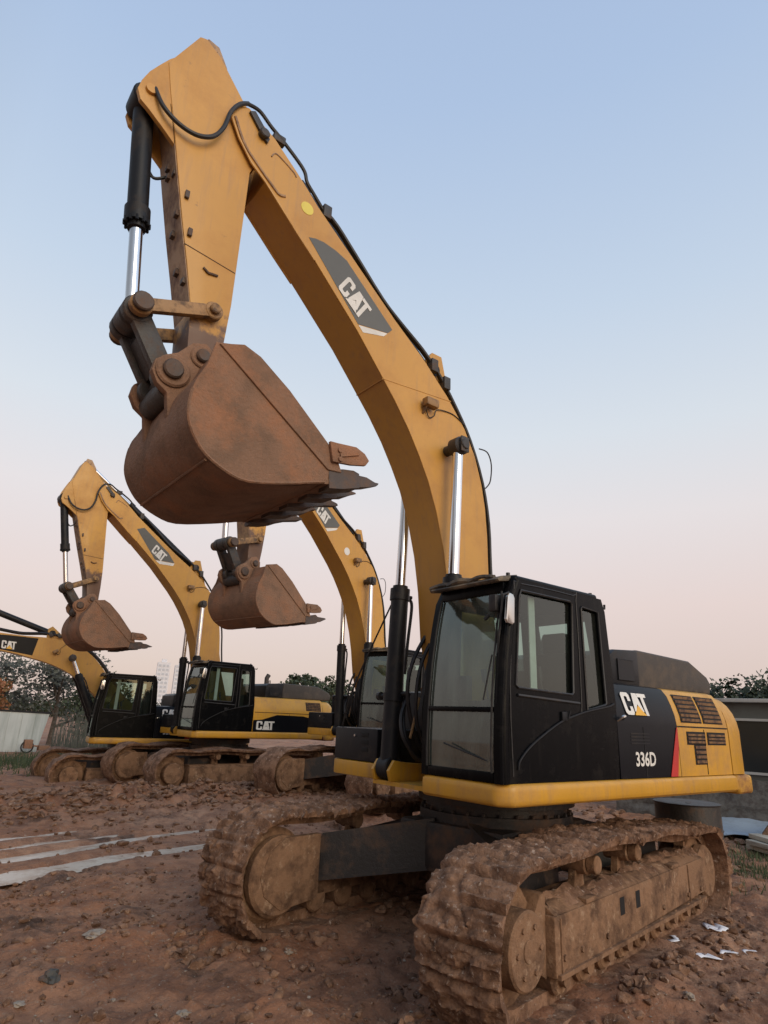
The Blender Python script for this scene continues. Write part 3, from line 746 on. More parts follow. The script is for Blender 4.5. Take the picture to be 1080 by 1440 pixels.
    hose(bm, [(4.69, .20, 7.26), (4.60, .25, 7.06), (4.45, .27, 6.95), (4.28, .28, 6.93), (4.13, .28, 7.02), (4.04, .28, 7.20), (3.99, .28, 7.45), (3.91, .27, 7.62), (3.82, .26, 7.71)], .022, 8, 8)
    hose(bm, [(4.66, -.1, 6.75), (4.58, -.1, 6.66), (4.50, -.08, 6.55), (4.40, -.05, 6.6)], .016, 6, 6)
    obj_split('stick_hose', bm, M['rubber'], stick, xs)
    # stick cylinder on top of the boom
    A = xb(Vector((1.12, 0, 5.76))); B = xs(Vector((4.22, 0, 8.26)))
    d = (B - A).normalized(); Lc = (B - A).length; mid = A + d * min(Lc * .62, 2.45)
    bm = BM(); tube(bm, [A, mid], .09, SG); tube(bm, [mid - d * .08, mid + d * .06], .105, SG)
    disc(bm, A.x, A.z, -.16, .16, .09, 14)
    sc_ = obj('stick_cylinder', bm, M['charcoal'], E_)
    bm = BM(); tube(bm, [mid, B], .055, 14); obj('rod', bm, M['chrome'], sc_)
    bm = BM(); disc(bm, B.x, B.z, -.085, .085, .10, 16); obj('rod_eye', bm, M['link'], sc_)
    bm = BM()
    for s in (.13, -.13): prism(bm, [(.80, 5.2), (1.35, 5.7), (1.15, 5.97), (1.0, 5.97)], s - .02, s + .02, XZ)
    obj('cylinder_bracket', bm, M['boom'], boom, xb)
    # boom cylinders
    for s in (1, -1):
        y = s * .43
        Fp = Vector((1.13, y, 1.32)); Bp = xb(Vector((.99, y, 4.70))); d = (Bp - Fp).normalized()
        e = Fp + d * 1.88; rodL = Bp
        bm = BM(); tube(bm, [Fp + d * .07, e], .098, SG); tube(bm, [e - d * .13, e, e, e + d * .035], [.112, .112, .085, .085], SG)
        tube(bm, [Fp + d * .66, Fp + d * .74], .112, SG)
        disc(bm, Fp.x, Fp.z, y - .085, y + .085, .12, 20, .01)
        bc = obj('boom_cylinder', bm, M['charcoal'], E_)
        bm = BM(); tube(bm, [e - d * .05, Bp - d * .08], .058, 20); obj('rod', bm, M['chrome'], bc)
        bm = BM(); disc(bm, Bp.x, Bp.z, y - .075, y + .075, .105, 20, .015); disc(bm, Bp.x, Bp.z, s * .24, s * .56, .06, 16, .01)
        box(bm, Bp.x - .06, Bp.x + .06, s * .525, s * .545, Bp.z - .09, Bp.z + .09, .01)
        obj('rod_eye', bm, M['link'], bc)
        bm = BM()
        hose(bm, [Fp + d * 1.78 + Vector((-.1, -s * .03, 0)), Fp + d * 1.7 + Vector((-.15, -s * .04, 0)), Fp + d * 1.3 + Vector((-.13, -s * .03, 0)), Fp + d * .95 + Vector((-.12, -s * .02, 0))], .018, 6)
        tube(bm, [Fp + d * 1.8 + Vector((0, 0, 0)), Fp + d * 1.8 + Vector((-.15, -s * .03, 0))], .022, 6)
        box(bm, Fp.x - .16, Fp.x - .04, y - .06, y + .06, 2.00, 2.09, .01)
        tube(bm, [(Fp.x + .02, y - .16, 2.03), (Fp.x - .08, y + .16, 2.06)], .022, 8); disc(bm, Fp.x + .02, 2.03, y - .19, y - .15, .045, 10)
        obj('cylinder_pipe', bm, M['rubber'], bc)
    bm = BM(); bh = BM()
    for i, (y, r_, q) in enumerate([(-.20, .022, 0), (-.12, .02, .06), (-.05, .022, .1), (.05, .02, .04), (.13, .018, .0), (.33, .02, .08)]):
        hose(bm, [(.86 - q, y * .8, 2.72), (1.02 - q, y, 2.42), (1.10 - q, y, 2.12), (1.02, y * 1.1, 1.78), (.84, y * 1.2, 1.50), (.60, y * 1.2, 1.45)], r_, 7, 6)
    for y, dx in ((-.33, 0), (-.29, .06)):
        hose(bm, [(1.0, y, 2.06), (1.08 + dx, y + .05, 1.84), (1.10 + dx, y + .12, 1.62), (.98, y + .15, 1.42), (.72, y + .15, 1.38)], .021, 7, 6)
    if detail:
        hose(bm, [(1.09, -.52, 3.05), (1.12, -.85, 2.55), (1.15, -1.12, 2.10), (1.12, -1.3, 1.78), (1.1, -1.36, 1.69)], .011, 6, 4)
    hose(bm, [(1.1, .45, 2.9), (1.14, .46, 2.5), (1.20, .44, 2.1), (1.16, .40, 1.7), (.95, .36, 1.45)], .018, 6, 5)
    obj_split('hydraulic_hose', bm, M['rubber'], E_)
    bm = BM()
    for y in (-.08, .06): tube(bm, [(.98, y, 2.02), (.98, y, 2.12)], .03, 8)
    tube(bm, [(.95, -.18, 2.02), (1.10, -.14, 1.62)], .014, 6); tube(bm, [(1.14, .34, 2.08), (1.17, .37, 1.5)], .014, 6)
    obj_split('hose_fitting', bm, M['linkyel'], E_)
    # ---------------- linkage
    LX = xs
    a, b = Vector((P_BC[0], 0, P_BC[1])), Vector((P_L[0], 0, P_L[1])); d = (b - a).normalized()
    e = a + d * 1.33
    bm = BM(); tube(bm, [a + d * .10, e], .092, SG); tube(bm, [e - d * .16, e, e, e + d * .05], [.112, .112, .08, .08], SG)
    for k in range(12):
        an = 2 * PI * k / 12; o_ = d.orthogonal().normalized(); s_ = d.cross(o_); q = o_ * math.cos(an) * .105 + s_ * math.sin(an) * .105
        tube(bm, [e - d * .03 + q, e + d * .02 + q], .014, 5)
    disc(bm, a.x, a.z, -.13, .13, .135, 20, .015)
    bcy = obj('bucket_cylinder', bm, M['charcoal'], E_, LX)
    bm = BM(); tube(bm, [e - d * .05, b - d * .1], .058, 20); obj('rod', bm, M['chrome'], bcy, LX)
    bm = BM(); disc(bm, b.x, b.z, -.10, .10, .125, 20, .02); obj('rod_eye', bm, M['link'], bcy, LX)
    def linkbar(p, q, y0, y1, r0, r1, w):
        b_ = BM(); p = Vector((p[0], 0, p[1])); q = Vector((q[0], 0, q[1])); dd = (q - p).normalized(); pr = Vector((-dd.z, 0, dd.x))
        c = [p + dd * r0 * .5 + pr * w, q - dd * r1 * .5 + pr * w, q - dd * r1 * .5 - pr * w, p + dd * r0 * .5 - pr * w]
        prism(b_, [(v.x, v.z) for v in c], y0 + .006 * (1 if y1 > y0 else -1), y1 - .006 * (1 if y1 > y0 else -1), XZ, .006)
        disc(b_, p.x, p.z, y0, y1, r0, 18, .01); disc(b_, q.x, q.z, y0, y1, r1, 18, .01)
        return b_
    for s in (1, -1):
        b_ = linkbar(P_L, P_I, s * .225, s * .30, .095, .085, .058); disc(b_, P_I[0], P_I[1], s * .30, s * .345, .05, 10, .01)
        obj('idler_link', b_, M['linkyel'], E_, LX)
    bm = BM(); disc(bm, P_L[0], P_L[1], -.33, .33, .075, 16, .01); disc(bm, P_I[0], P_I[1], -.29, .29, .04, 12)
    for y in (.335, -.335): disc(bm, P_L[0], P_L[1], y - .02, y + .02, .085, 16, .01)
    obj_split('link_pin', bm, M['rustdark'], E_, LX)
    for s in (1, -1):
        b_ = linkbar(P_L, P_A, s * .115, s * .205, .125, .13, .085)
        if s > 0:
            pm = Vector(((P_L[0] + P_A[0]) / 2, (P_L[1] + P_A[1]) / 2)); dd = Vector((P_A[0] - P_L[0], P_A[1] - P_L[1])).normalized(); pr = Vector((-dd.y, dd.x))
            c = [pm + dd * .22 + pr * .05, pm - dd * .12 + pr * .05, pm - dd * .12 - pr * .05, pm + dd * .22 - pr * .05]
            prism(b_, [(v.x, v.y) for v in c], -.114, .114, XZ, .01)
        obj('power_link', b_, M['link'], E_, LX)
    # ---------------- bucket
    BW = .745
    bm = BM()
    th = .03
    # shell: swept profile from heel to lip
    prof = [(4.00, 4.36), (4.09, 4.22), (4.122, 4.10)] + BUCK
    inner = []
    for i, (x, z) in enumerate(prof):
        a, b = prof[max(i - 1, 0)], prof[min(i + 1, len(prof) - 1)]; t = Vector((b[0] - a[0], b[1] - a[1])).normalized(); inner.append((x - t.y * -th * -1 * -1 if False else x + t.y * th, z - t.x * th))
    # subdivide the shell a little so it can be dented
    nY = 24
    def sweep(pf, ys, jit):
        rows = []
        pc = catmull([(x, 0, z) for x, z in pf], 3)
        for p in pc: rows.append([bm.verts.new((p.x + jit * .012 * noise.noise(Vector((p.x * 3, y * 3, p.z * 3))), y, p.z + jit * .012 * noise.noise(Vector((p.x * 3, y * 3, p.z * 3 + 9))))) for y in ys])
        for a, b in zip(rows, rows[1:]):
            for k in range(len(ys) - 1): bm.faces.new([a[k], a[k + 1], b[k + 1], b[k]])
        return rows
    ys = [-BW + 2 * BW * k / nY for k in range(nY + 1)]
    r1 = sweep(prof, ys, 1)
    # which side is inward: towards the opening
    cx, cz = 3.4, 4.1
    inn = []
    for i, (x, z) in enumerate(prof):
        a, b = prof[max(i - 1, 0)], prof[min(i + 1, len(prof) - 1)]; t = Vector((b[0] - a[0], b[1] - a[1])).normalized(); nn = Vector((-t.y, t.x))
        if nn.dot(Vector((cx - x, cz - z))) < 0: nn = -nn
        inn.append((x + nn.x * th, z + nn.y * th))
    r2 = sweep(inn, ys, 1)
    for q in (0, -1):
        for k in range(nY): bm.faces.new([r1[q][k], r1[q][k + 1], r2[q][k + 1], r2[q][k]])
    # sloping hinge plate between the ears and the side plates
    prism(bm, [(4.00, 4.36), (3.95, 4.50), (3.93, 4.56), (3.90, 4.55), (3.92, 4.47), (3.97, 4.34)], -BW, BW, XZ)
    bucket = obj('bucket', bm, M['rust'], E_, xk, smooth=40)
    for s in (1, -1):
        bm = BM(); y0, y1 = s * (BW - .002), s * (BW + .024)
        BS = [(p.x, p.z) for p in catmull([(x, 0, z) for x, z in [(4.09, 4.22), (4.122, 4.10)] + BUCK], 3)]
        pl = [(3.986, 4.569), (3.9, 4.594), (3.755, 4.637), (3.604, 4.587), (3.311, 4.386), (2.903, 4.034), (2.79, 3.92), (2.70, 3.72)] + BS[::-1][1:] + [(4.03, 4.36)]
        prism(bm, pl, y0, y1, XZ, .004, 1)
        sp = obj('side_plate', bm, M['rust'], bucket, xk)
        bm = BM()
        # doubled strip along the rim, and lower wear strip
        prism(bm, [(3.96, 4.56), (3.755, 4.637), (3.604, 4.587), (3.311, 4.386), (2.903, 4.034), (2.80, 3.93), (2.74, 3.80), (2.88, 3.79)], s * (BW + .022), s * (BW + .04), XZ, .004, 1)
        tube(bm, [(x - (x - 3.4) * .01, s * (BW + .02), z + .012) for x, z in BS[3:]], .012, 5)
        obj('rim_strip', bm, M['rust'], sp, xk)
        bm = BM()
        prism(bm, [(2.90, 4.04), (2.82, 4.045), (2.625, 4.066), (2.53, 4.03), (2.478, 3.975), (2.514, 3.92), (2.66, 3.885), (2.86, 3.86)], s * (BW + .04), s * (BW + .075), XZ, .008)
        tube(bm, [(2.80, s * (BW + .07), 3.98), (2.80, s * (BW + .09), 3.98)], .022, 8); tube(bm, [(2.79, s * (BW + .07), 3.90), (2.79, s * (BW + .09), 3.90)], .022, 8)
        prism(bm, [(2.79, 3.92), (2.60, 3.99), (2.62, 4.01), (2.80, 3.945)], s * (BW + .073), s * (BW + .09), XZ)
        obj('side_cutter', bm, M['rust'], bucket, xk)
    bm = BM(); prism(bm, [(2.90, 3.655), (2.70, 3.705), (2.68, 3.725), (2.72, 3.745), (2.90, 3.70)], -BW - .03, BW + .03, XZ, .006)
    obj('cutting_edge', bm, M['rust'], bucket, xk)
    for k in range(5):
        y = -.70 + 1.40 * k / 4; w = .075; jz = random.uniform(-.02, .02); ln = 2.31 - .05 + random.uniform(-.02, .05)
        bm = BM()
        w = .088; sec = [(2.86, 3.63, 3.80, w), (2.72, 3.655, 3.84, w), (2.60, 3.69, 3.865, w * .95), (2.545, 3.715, 3.855, w * .85), (2.54, 3.725, 3.845, w * .68), (2.44, 3.755, 3.845, w * .62), (ln + .04, 3.80 + jz, 3.835 + jz, w * .42), (ln, 3.82 + jz, 3.832 + jz, w * .25)]
        rg = []
        for x, za, zb, ww in sec:
            j = lambda: random.uniform(-.006, .006)
            rg.append([bm.verts.new((x + j(), y - ww, za + j())), bm.verts.new((x + j(), y + ww, za + j())), bm.verts.new((x + j(), y + ww * .8, zb + j())), bm.verts.new((x + j(), y - ww * .8, zb + j()))])
        for a, b in zip(rg, rg[1:]):
            for q in range(4): bm.faces.new([a[q], a[(q + 1) % 4], b[(q + 1) % 4], b[q]])
        bm.faces.new(rg[0]); bm.faces.new(rg[-1][::-1])
        obj('tooth', bm, M['rustdark'], bucket, xk, smooth=20)
    for s in (1, -1):
        bm = BM()
        def ring(pc, r, n=16, a0=0, a1=2 * PI): return [(pc[0] + r * math.cos(a0 + (a1 - a0) * k / n), pc[1] + r * math.sin(a0 + (a1 - a0) * k / n)) for k in range(n + 1)]
        ear = [(3.80, 4.72), (3.90, 4.81), (4.02, 4.77)] + [(4.13, 4.63), (4.22, 4.575), (4.30, 4.50), (4.315, 4.40), (4.26, 4.30), (4.17, 4.24), (4.14, 4.06), (4.10, 3.95), (4.0, 4.1), (3.86, 4.4), (3.78, 4.56)]
        prism(bm, ear, s * .24, s * .315, XZ, .01)
        disc(bm, P_A[0], P_A[1], s * .315, s * .345, .145, 22, .015)
        disc(bm, P_B[0], P_B[1], s * .315, s * .335, .10, 22, .01)
        prism(bm, [(4.09, 4.05), (4.10, 4.2), (4.0, 4.36), (3.93, 4.52), (3.84, 4.42), (3.95, 4.1)], s * .315, s * .74, XZ, .01)
        obj('hinge_ear', bm, M['rust'], bucket, xk)
        bm = BM(); disc(bm, P_A[0] + .01, P_A[1], s * .345, s * .385, .085, 18, .012); obj('hinge_pin', bm, M['rustdark'], bucket, xk); bm = BM(); disc(bm, P_B[0], P_B[1], s * .335, s * .375, .06, 14, .012)
        obj('hinge_pin', bm, M['rustdark'], bucket, xk)
    bm = BM(); disc(bm, P_A[0], P_A[1], -.30, .30, .055, 14); disc(bm, P_A[0] - .03, P_A[1] - .12, -.235, .235, .11, 14)
    obj('hinge_tube', bm, M['link'], bucket, xk)
    bm = BM(); tube(bm, [(3.93, -.74, 3.588), (3.93, .74, 3.588)], .012, 6)
    obj('heel_strip', bm, M['rust'], bucket, xk)
    return E_
# yellow foot of the counterweight with scraped rust
M['footrust'] = grimy('scraped_yellow', (.60, .32, .04), (.16, .06, .035), (.44, .60), 2.4, .4, .8, bump=.1)
excavator('large yellow excavator in front with its raised bucket over the muddy ground', (0, 0, 0), 0, 1, math.radians(9.8), detail=True, zig=1)
excavator('yellow excavator just behind the front one, round white sticker on its boom', (-4.161, -7.2, .189), .191, 1.0, math.radians(4), -.076, .045, detail=False, zig=3)
excavator('yellow excavator with black lower stripe and grille, bucket curled down, left of the middle', (-2.172, -11.857, .031), .046, .974, math.radians(3), -.078, -.095, detail=False, old=True, decal='old', zig=4, br=.22)
excavator('leftmost excavator with lowered boom reaching out of the picture over the white panel', (-1.07, -15.2, -.32), -.155, .989, math.radians(6), -.64, .75, detail=False, bs=.87, num='320D', decal='red', zig=5)
# ------------------------------------------------------------------ ground
GP = [((0, 0), -.10, 4.0), ((-4.16, -7.2), .27, 2.6), ((-2.17, -11.86), .12, 2.6), ((-1.07, -15.2), -.14, 2.4)]
cu9, su9 = math.cos(math.radians(9.8)), math.sin(math.radians(9.8))
RUTS = [[(5.6, -3.45), (3.881, -4.008), (3.058, -4.309), (2.467, -4.572), (1.767, -4.642), (1.193, -4.76), (.2, -4.95)],
        [(5.6, -4.3), (3.748, -4.974), (2.841, -5.272), (1.931, -5.718), (.609, -6.018), (-.6, -6.2)],
        [(5.6, -4.95), (3.66, -5.616), (3.072, -5.945), (2.483, -5.973), (1.9, -6.15)],
        [(5.6, -5.7), (3.543, -6.464), (2.964, -6.514), (2.5, -6.782), (1.161, -7.044), (.3, -7.3)]]
def seg_d(x, y, pl):
    best = 9
    for (ax, ay), (bx, by) in zip(pl, pl[1:]):
        dx, dy = bx - ax, by - ay; t = max(0, min(1, ((x - ax) * dx + (y - ay) * dy) / (dx * dx + dy * dy)))
        best = min(best, math.hypot(x - ax - dx * t, y - ay - dy * t))
    return best
def gbase(x, y):
    w, s = .15, -.10 * .15
    for (px, py), h, r in GP:
        k = math.exp(-((x - px) ** 2 + (y - py) ** 2) / (2 * r * r)) * 3; w += k; s += k * h
    return s / w
def ground_h(x, y, fine=True):
    z = gbase(x, y)
    v = Vector((x, y, 0)); dist = math.hypot(x - 3, y + 1)
    amp = 1 / (1 + (dist / 30) ** 2)
    rough = .6 + .8 * max(0, noise.noise(v * .45 + Vector((3, 1, 7))))
    z += .085 * noise.fractal(v * .7, 1, 2, 4) * amp
    if fine and dist < 26:
        z += .070 * rough * noise.fractal(v * 2.6 + Vector((9, 0, 0)), .75, 2, 6) + .045 * rough * max(0, noise.noise(v * 4.4)) ** .6 - .02
        z += .045 * rough * abs(noise.noise(v * 7.3)) - .012
        if dist < 9: z += .016 * rough * noise.fractal(v * 15, .7, 2, 3)
    # churned ridge between the ruts and the far machines
    z += .34 * math.exp(-((y + 8.7 + .12 * x) / .9) ** 2) * (1 if x > -2 else math.exp(-(x + 2) ** 2)) * (.5 + .8 * noise.fractal(v * 1.6, .8, 2, 5)) * max(0, 1 - abs(x - 2) / 9)
    # tyre ruts
    if -8 < y < -3 and -1.5 < x < 6:
        for i, r_ in enumerate(RUTS):
            d = seg_d(x, y, r_)
            if i == 0: rd = []
            rd.append(d)
        k = min(1, 1.3 * math.exp(-((y + 5.4 + .22 * (x - 2)) / 1.5) ** 4)) * .86; z = z * (1 - k) + (-.10) * k
        for d, wd_ in zip(rd, (.20, .18, .15, .16)):
            if d < .9: z += -.055 * math.exp(-(d / wd_) ** 4) + .022 * math.exp(-((d - wd_ * 1.7) / .1) ** 2)
    # flatten beneath the front machine's tracks; mud squeezed out beside them
    u, w = x * cu9 + y * su9, -x * su9 + y * cu9
    for s in (1, -1):
        dw = abs(w - s * 1.295); du = max(0, abs(u) - 2.1)
        if dw < 1.2 and du < 1:
            k = math.exp(-(max(0, dw - .34) / .14) ** 2) * math.exp(-(max(0, du + .12) / .2) ** 2)
            z = z * (1 - k) + (-.045 + .045 * noise.fractal(v * 5, .8, 2, 4)) * k
            z += .07 * math.exp(-((dw - .52) / .13) ** 2) * math.exp(-(du / .3) ** 2) * (.5 + .9 * noise.noise(v * 2.3)) if s > 0 or True else 0
            if du > 0 and dw < .45: z += .07 * math.exp(-((du - .35) / .16) ** 2) * (.6 + noise.noise(v * 3))
    return z
def axis(c0, c1, step, growth, far):
    a = [c0]
    while a[-1] < c1: a.append(a[-1] + step)
    s = step; up = []
    x = a[-1]
    while x < far: s *= growth; x += s; up.append(x)
    s = step; dn = []; x = a[0]
    while x > -far: s *= growth; x -= s; dn.append(x)
    return dn[::-1] + a + up
ax_ = axis(-2.2, 5.2, .033, 1.035, 1500); ay_ = axis(-3.2, 4.2, .033, 1.028, 1500)
verts = []; faces = []
for y in ay_:
    for x in ax_: verts.append((x, y, ground_h(x, y) if abs(x) < 60 and abs(y) < 60 else -.1))
nx = len(ax_)
for j in range(len(ay_) - 1):
    for i in range(nx - 1): a = j * nx + i; faces.append((a, a + 1, a + nx + 1, a + nx))
me = bpy.data.meshes.new('ground'); me.from_pydata(verts, [], faces); me.shade_smooth()
gr = bpy.data.objects.new('ground', me); COL.objects.link(gr); kind(gr, 'structure', 'rutted reddish brown mud with scattered pale stones')
def ground_mat():
    m, n, o = nt('mud_ground')
    p = N(n, 'ShaderNodeBsdfPrincipled'); n.links.new(p.outputs[0], o.inputs[0]); p.inputs['Specular IOR Level'].default_value = .28
    f1, _ = noise_fac(n, .55, .38, .64, 6, .6); f2, _ = noise_fac(n, 2.6, .42, .66, 8, .7); f3, _ = noise_fac(n, 17, .56, .72, 6, .7); f4, _ = noise_fac(n, 45, .64, .72, 4, .6)
    def mix(fac, a, bcol):
        mx = N(n, 'ShaderNodeMix', data_type='RGBA'); n.links.new(fac, mx.inputs[0])
        if isinstance(a, tuple): mx.inputs[6].default_value = (*a, 1)
        else: n.links.new(a, mx.inputs[6])
        mx.inputs[7].default_value = (*bcol, 1); return mx.outputs[2]
    c = mix(f1, (.410, .192, .104), (.510, .305, .200)); c = mix(f2, c, (.205, .095, .053))
    c = mix(f3, c, (.38, .27, .195))
    f5, _ = noise_fac(n, 1.1, .54, .66, 8, .7); c = mix(f5, c, (.095, .052, .034))
    c = mix(f4, c, (.50, .43, .35))
    n.links.new(c, p.inputs['Base Color'])
    rr = N(n, 'ShaderNodeMapRange'); rr.inputs[3].default_value = .95; rr.inputs[4].default_value = .55
    n.links.new(f2, rr.inputs[0]); n.links.new(rr.outputs[0], p.inputs['Roughness'])
    t1 = noise_fac(n, 9, 0, 1, 10, .7)[1]; t2 = noise_fac(n, 60, 0, 1, 6, .7)[1]
    b1 = N(n, 'ShaderNodeBump'); b1.inputs['Strength'].default_value = .9; b1.inputs['Distance'].default_value = .09
    b2 = N(n, 'ShaderNodeBump'); b2.inputs['Strength'].default_value = .8; b2.inputs['Distance'].default_value = .012
    n.links.new(t1.outputs['Fac'], b1.inputs['Height']); n.links.new(t2.outputs['Fac'], b2.inputs['Height'])
    n.links.new(b1.outputs[0], b2.inputs['Normal']); n.links.new(b2.outputs[0], p.inputs['Normal'])
    return m
me.materials.append(ground_mat())
# standing water in the ruts
def water_mat():
    m, n, o = nt('muddy_water')
    p = N(n, 'ShaderNodeBsdfPrincipled'); n.links.new(p.outputs[0], o.inputs[0])
    p.inputs['Base Color'].default_value = (.62, .55, .46, 1); p.inputs['Roughness'].default_value = .22; p.inputs['Specular IOR Level'].default_value = 1.0
    f, _ = noise_fac(n, 2.5, .45, .68, 7, .7); mx = N(n, 'ShaderNodeMix', data_type='RGBA'); mx.inputs[6].default_value = (.62, .55, .46, 1); mx.inputs[7].default_value = (.33, .23, .16, 1); n.links.new(f, mx.inputs[0]); n.links.new(mx.outputs[2], p.inputs['Base Color'])
    t = noise_fac(n, 9, 0, 1, 4, .6)[1]; b = N(n, 'ShaderNodeBump'); b.inputs['Strength'].default_value = .3; b.inputs['Distance'].default_value = .01
    n.links.new(t.outputs['Fac'], b.inputs['Height']); n.links.new(b.outputs[0], p.inputs['Normal'])
    return m
WM = water_mat()
bm = BM()
for i, r_ in enumerate(RUTS):
    pts = catmull([(x, y, 0) for x, y in r_], 14)
    prev = None
    for k, p in enumerate(pts):
        t = (pts[min(k + 1, len(pts) - 1)] - pts[max(k - 1, 0)]).normalized(); nr = Vector((-t.y, t.x, 0))
        w = (.28, .28, .24, .26)[i] * (1 + .4 * noise.noise(Vector((k * .21, i * 5, 0)))) 
        
        off = .02 * noise.noise(Vector((k * .3, i, 8)))
        zz = gbase(p.x, p.y) - .025
        zz = -.118
        row = [bm.verts.new((p.x + nr.x * (s * w + off), p.y + nr.y * (s * w + off), zz)) for s in (-1, 1)] if w > 0.012 else None
        if prev and row: bm.faces.new([prev[0], row[0], row[1], prev[1]])
        prev = row
for v in [v for v in bm.verts if not v.link_faces]: bm.verts.remove(v)
kind(obj('puddle', bm, WM), 'structure', 'pale water lying in long tyre ruts')
# clods
ICO = {}
def rockshape(bm, c, r, sq=.7, sub=1, seed=0):
    if sub not in ICO:
        tb = BM(); bmesh.ops.create_icosphere(tb, subdivisions=sub, radius=1); tb.verts.index_update()
        ICO[sub] = ([v.co.copy() for v in tb.verts], [[v.index for v in f.verts] for f in tb.faces]); tb.free()
    vs, fs = ICO[sub]
    rot = Matrix.Rotation(random.uniform(0, 6.28), 3, 'Z')
    s = Vector((random.uniform(.7, 1.3), random.uniform(.7, 1.2), sq * random.uniform(.7, 1.1))); nv = []; off = Vector((seed, seed * .37, 0)); cc = Vector(c)
    for co in vs:
        n_ = 1 + .7 * noise.noise(co * 1.7 + off) + .25 * noise.noise(co * 4 + off)
        nv.append(bm.verts.new(rot @ Vector((co.x * s.x, co.y * s.y, co.z * s.z)) * (r * n_) + cc))
    for f in fs: bm.faces.new([nv[k] for k in f])
bm = BM(); random.seed(11)
for k in range(6500):
    if k % 3: x = random.uniform(-2.5, 4.6); y = random.uniform(-3.6, 3.6)
    else: x = random.gauss(1.5, 3.6); y = random.gauss(-4.5, 4.2)
    if math.hypot(x - 5.5, y - 5.0) < 1.7: continue
    u, w = x * cu9 + y * su9, -x * su9 + y * cu9
    if abs(u) < 2.6 and any(abs(w - s * 1.295) < .18 for s in (1, -1)): continue
    if noise.noise(Vector((x * .8, y * .8, 2))) < -.15 and random.random() < .7: continue
    r = random.choice([.007, .009, .012, .016, .022, .034]) * random.uniform(.7, 1.4)
    if y < -3.5: r *= 1.6
    rockshape(bm, (x, y, ground_h(x, y) + r * .25), r, .7, 1, k)
for k in range(260):
    a = random.uniform(-2.3, 2.6); s = random.choice((1, 1, -1)); w = s * 1.295 + random.choice((-1, 1)) * random.uniform(.34, .62)
    if random.random() < .3: a = random.uniform(2.35, 2.9); w = s * 1.295 + random.uniform(-.4, .4)
    x, y = a * cu9 - w * su9, a * su9 + w * cu9; r = random.uniform(.02, .06)
    rockshape(bm, (x, y, ground_h(x, y) + r * .2), r, .75, 2, k)
kind(obj('mud_clods', bm, M['mud'], smooth=50), 'stuff', 'crumbled clods of brown mud')
PALE = grimy('pale_stone', (.34, .28, .22), (.16, .10, .07), (.5, .7), 20, .8, .95, bump=.3)
bm = BM()
for k in range(420):
    x = random.uniform(-2.5, 4.6); y = random.uniform(-3.8, 3.2)
    if math.hypot(x - 5.5, y - 5.0) < 1.8: continue
    u, w = x * cu9 + y * su9, -x * su9 + y * cu9
    if abs(u) < 2.5 and any(abs(w - s * 1.295) < .36 for s in (1, -1)): continue
    r = random.uniform(.005, .014); rockshape(bm, (x, y, ground_h(x, y) + r * .4), r, .6, 1, k)
kind(obj('gravel', bm, PALE), 'stuff', 'small pale pebbles scattered over the mud')
DKST = grimy('dark_stone', (.06, .06, .055), (.12, .07, .05), (.5, .7), 12, .7, .9, bump=.3)
for (x, y, r, sq, mt, lb) in [
    (4.257, -.422, .045, .3, PALE, 'flat pale stone chip at the bottom left corner'),
    (3.511, -1.418, .075, .45, PALE, 'largest pale lump of stone on the mud at left'),
    (4.039, -.592, .055, .8, DKST, 'dark grey stone between the pale lump and the pale chip'),
    (3.249, -3.562, .035, .4, PALE, 'small pale chip just below the water filled ruts'),
    (3.708, -.201, .030, .7, PALE, 'small round pale stone near the lower left edge'),
    (3.404, .306, .035, .5, PALE, 'pale pebble at the very bottom, left of the front track'),
    (2.409, -.458, .030, .6, PALE, 'small pale stone below the nose of the right hand track'),
    (2.241, -.318, .040, .7, PALE, 'pale stone on the mud between the two tracks'),
    (.286, 2.133, .040, .7, PALE, 'pale stone below the white paper scraps')]:
    bm = BM(); rockshape(bm, (0, 0, 0), r, sq, 3, x)
    o = obj('stone', bm, mt); o.location = (x, y, ground_h(x, y) + r * .25); tag(o, lb, 'stone', 'loose stones on the mud')
# paper scraps
for i, (x, y, a, L_, W_, lb) in enumerate([
    (-1.62, 1.42, .5, .13, .07, 'curled white paper scrap lying nearest the track frame'),
    (-1.42, 1.55, .3, .10, .03, 'narrow white paper strip above the slanted scrap'),
    (-.95, 1.36, 1.3, .14, .025, 'thin crumpled strip of paper leftmost of the scraps'),
    (-.78, 1.69, .4, .15, .065, 'largest flat white sheet among the paper scraps'),
    (-1.07, 1.77, .5, .10, .03, 'small slanted white paper scrap right of the largest sheet'),
    (-1.38, 1.83, .9, .11, .02, 'bent thin paper strip rightmost of the scraps')]):
    bm = BM(); rows = []
    for u in range(7):
        rows.append([bm.verts.new(((u / 6 - .5) * 2 * L_ * (1 - .35 * v), (v - .5) * 2 * W_ + .03 * math.sin(u * 1.3 + i), -.012 + .006 * math.sin(u * 1.1 + i * 2) + .006 * v * noise.noise(Vector((u, v, i))))) for v in (0, .5, 1)])
    for a_, b_ in zip(rows, rows[1:]):
        for k in range(2): bm.faces.new([a_[k], a_[k + 1], b_[k + 1], b_[k]])
    o = obj('paper_scrap', bm, M['paper']); md = o.modifiers.new('t', 'SOLIDIFY'); md.thickness = .002
    o.location = (x, y, ground_h(x, y) + .035); o.rotation_euler = (.05, .03, a + 2.2); tag(o, lb, 'paper scrap', 'white paper scraps beside the track')
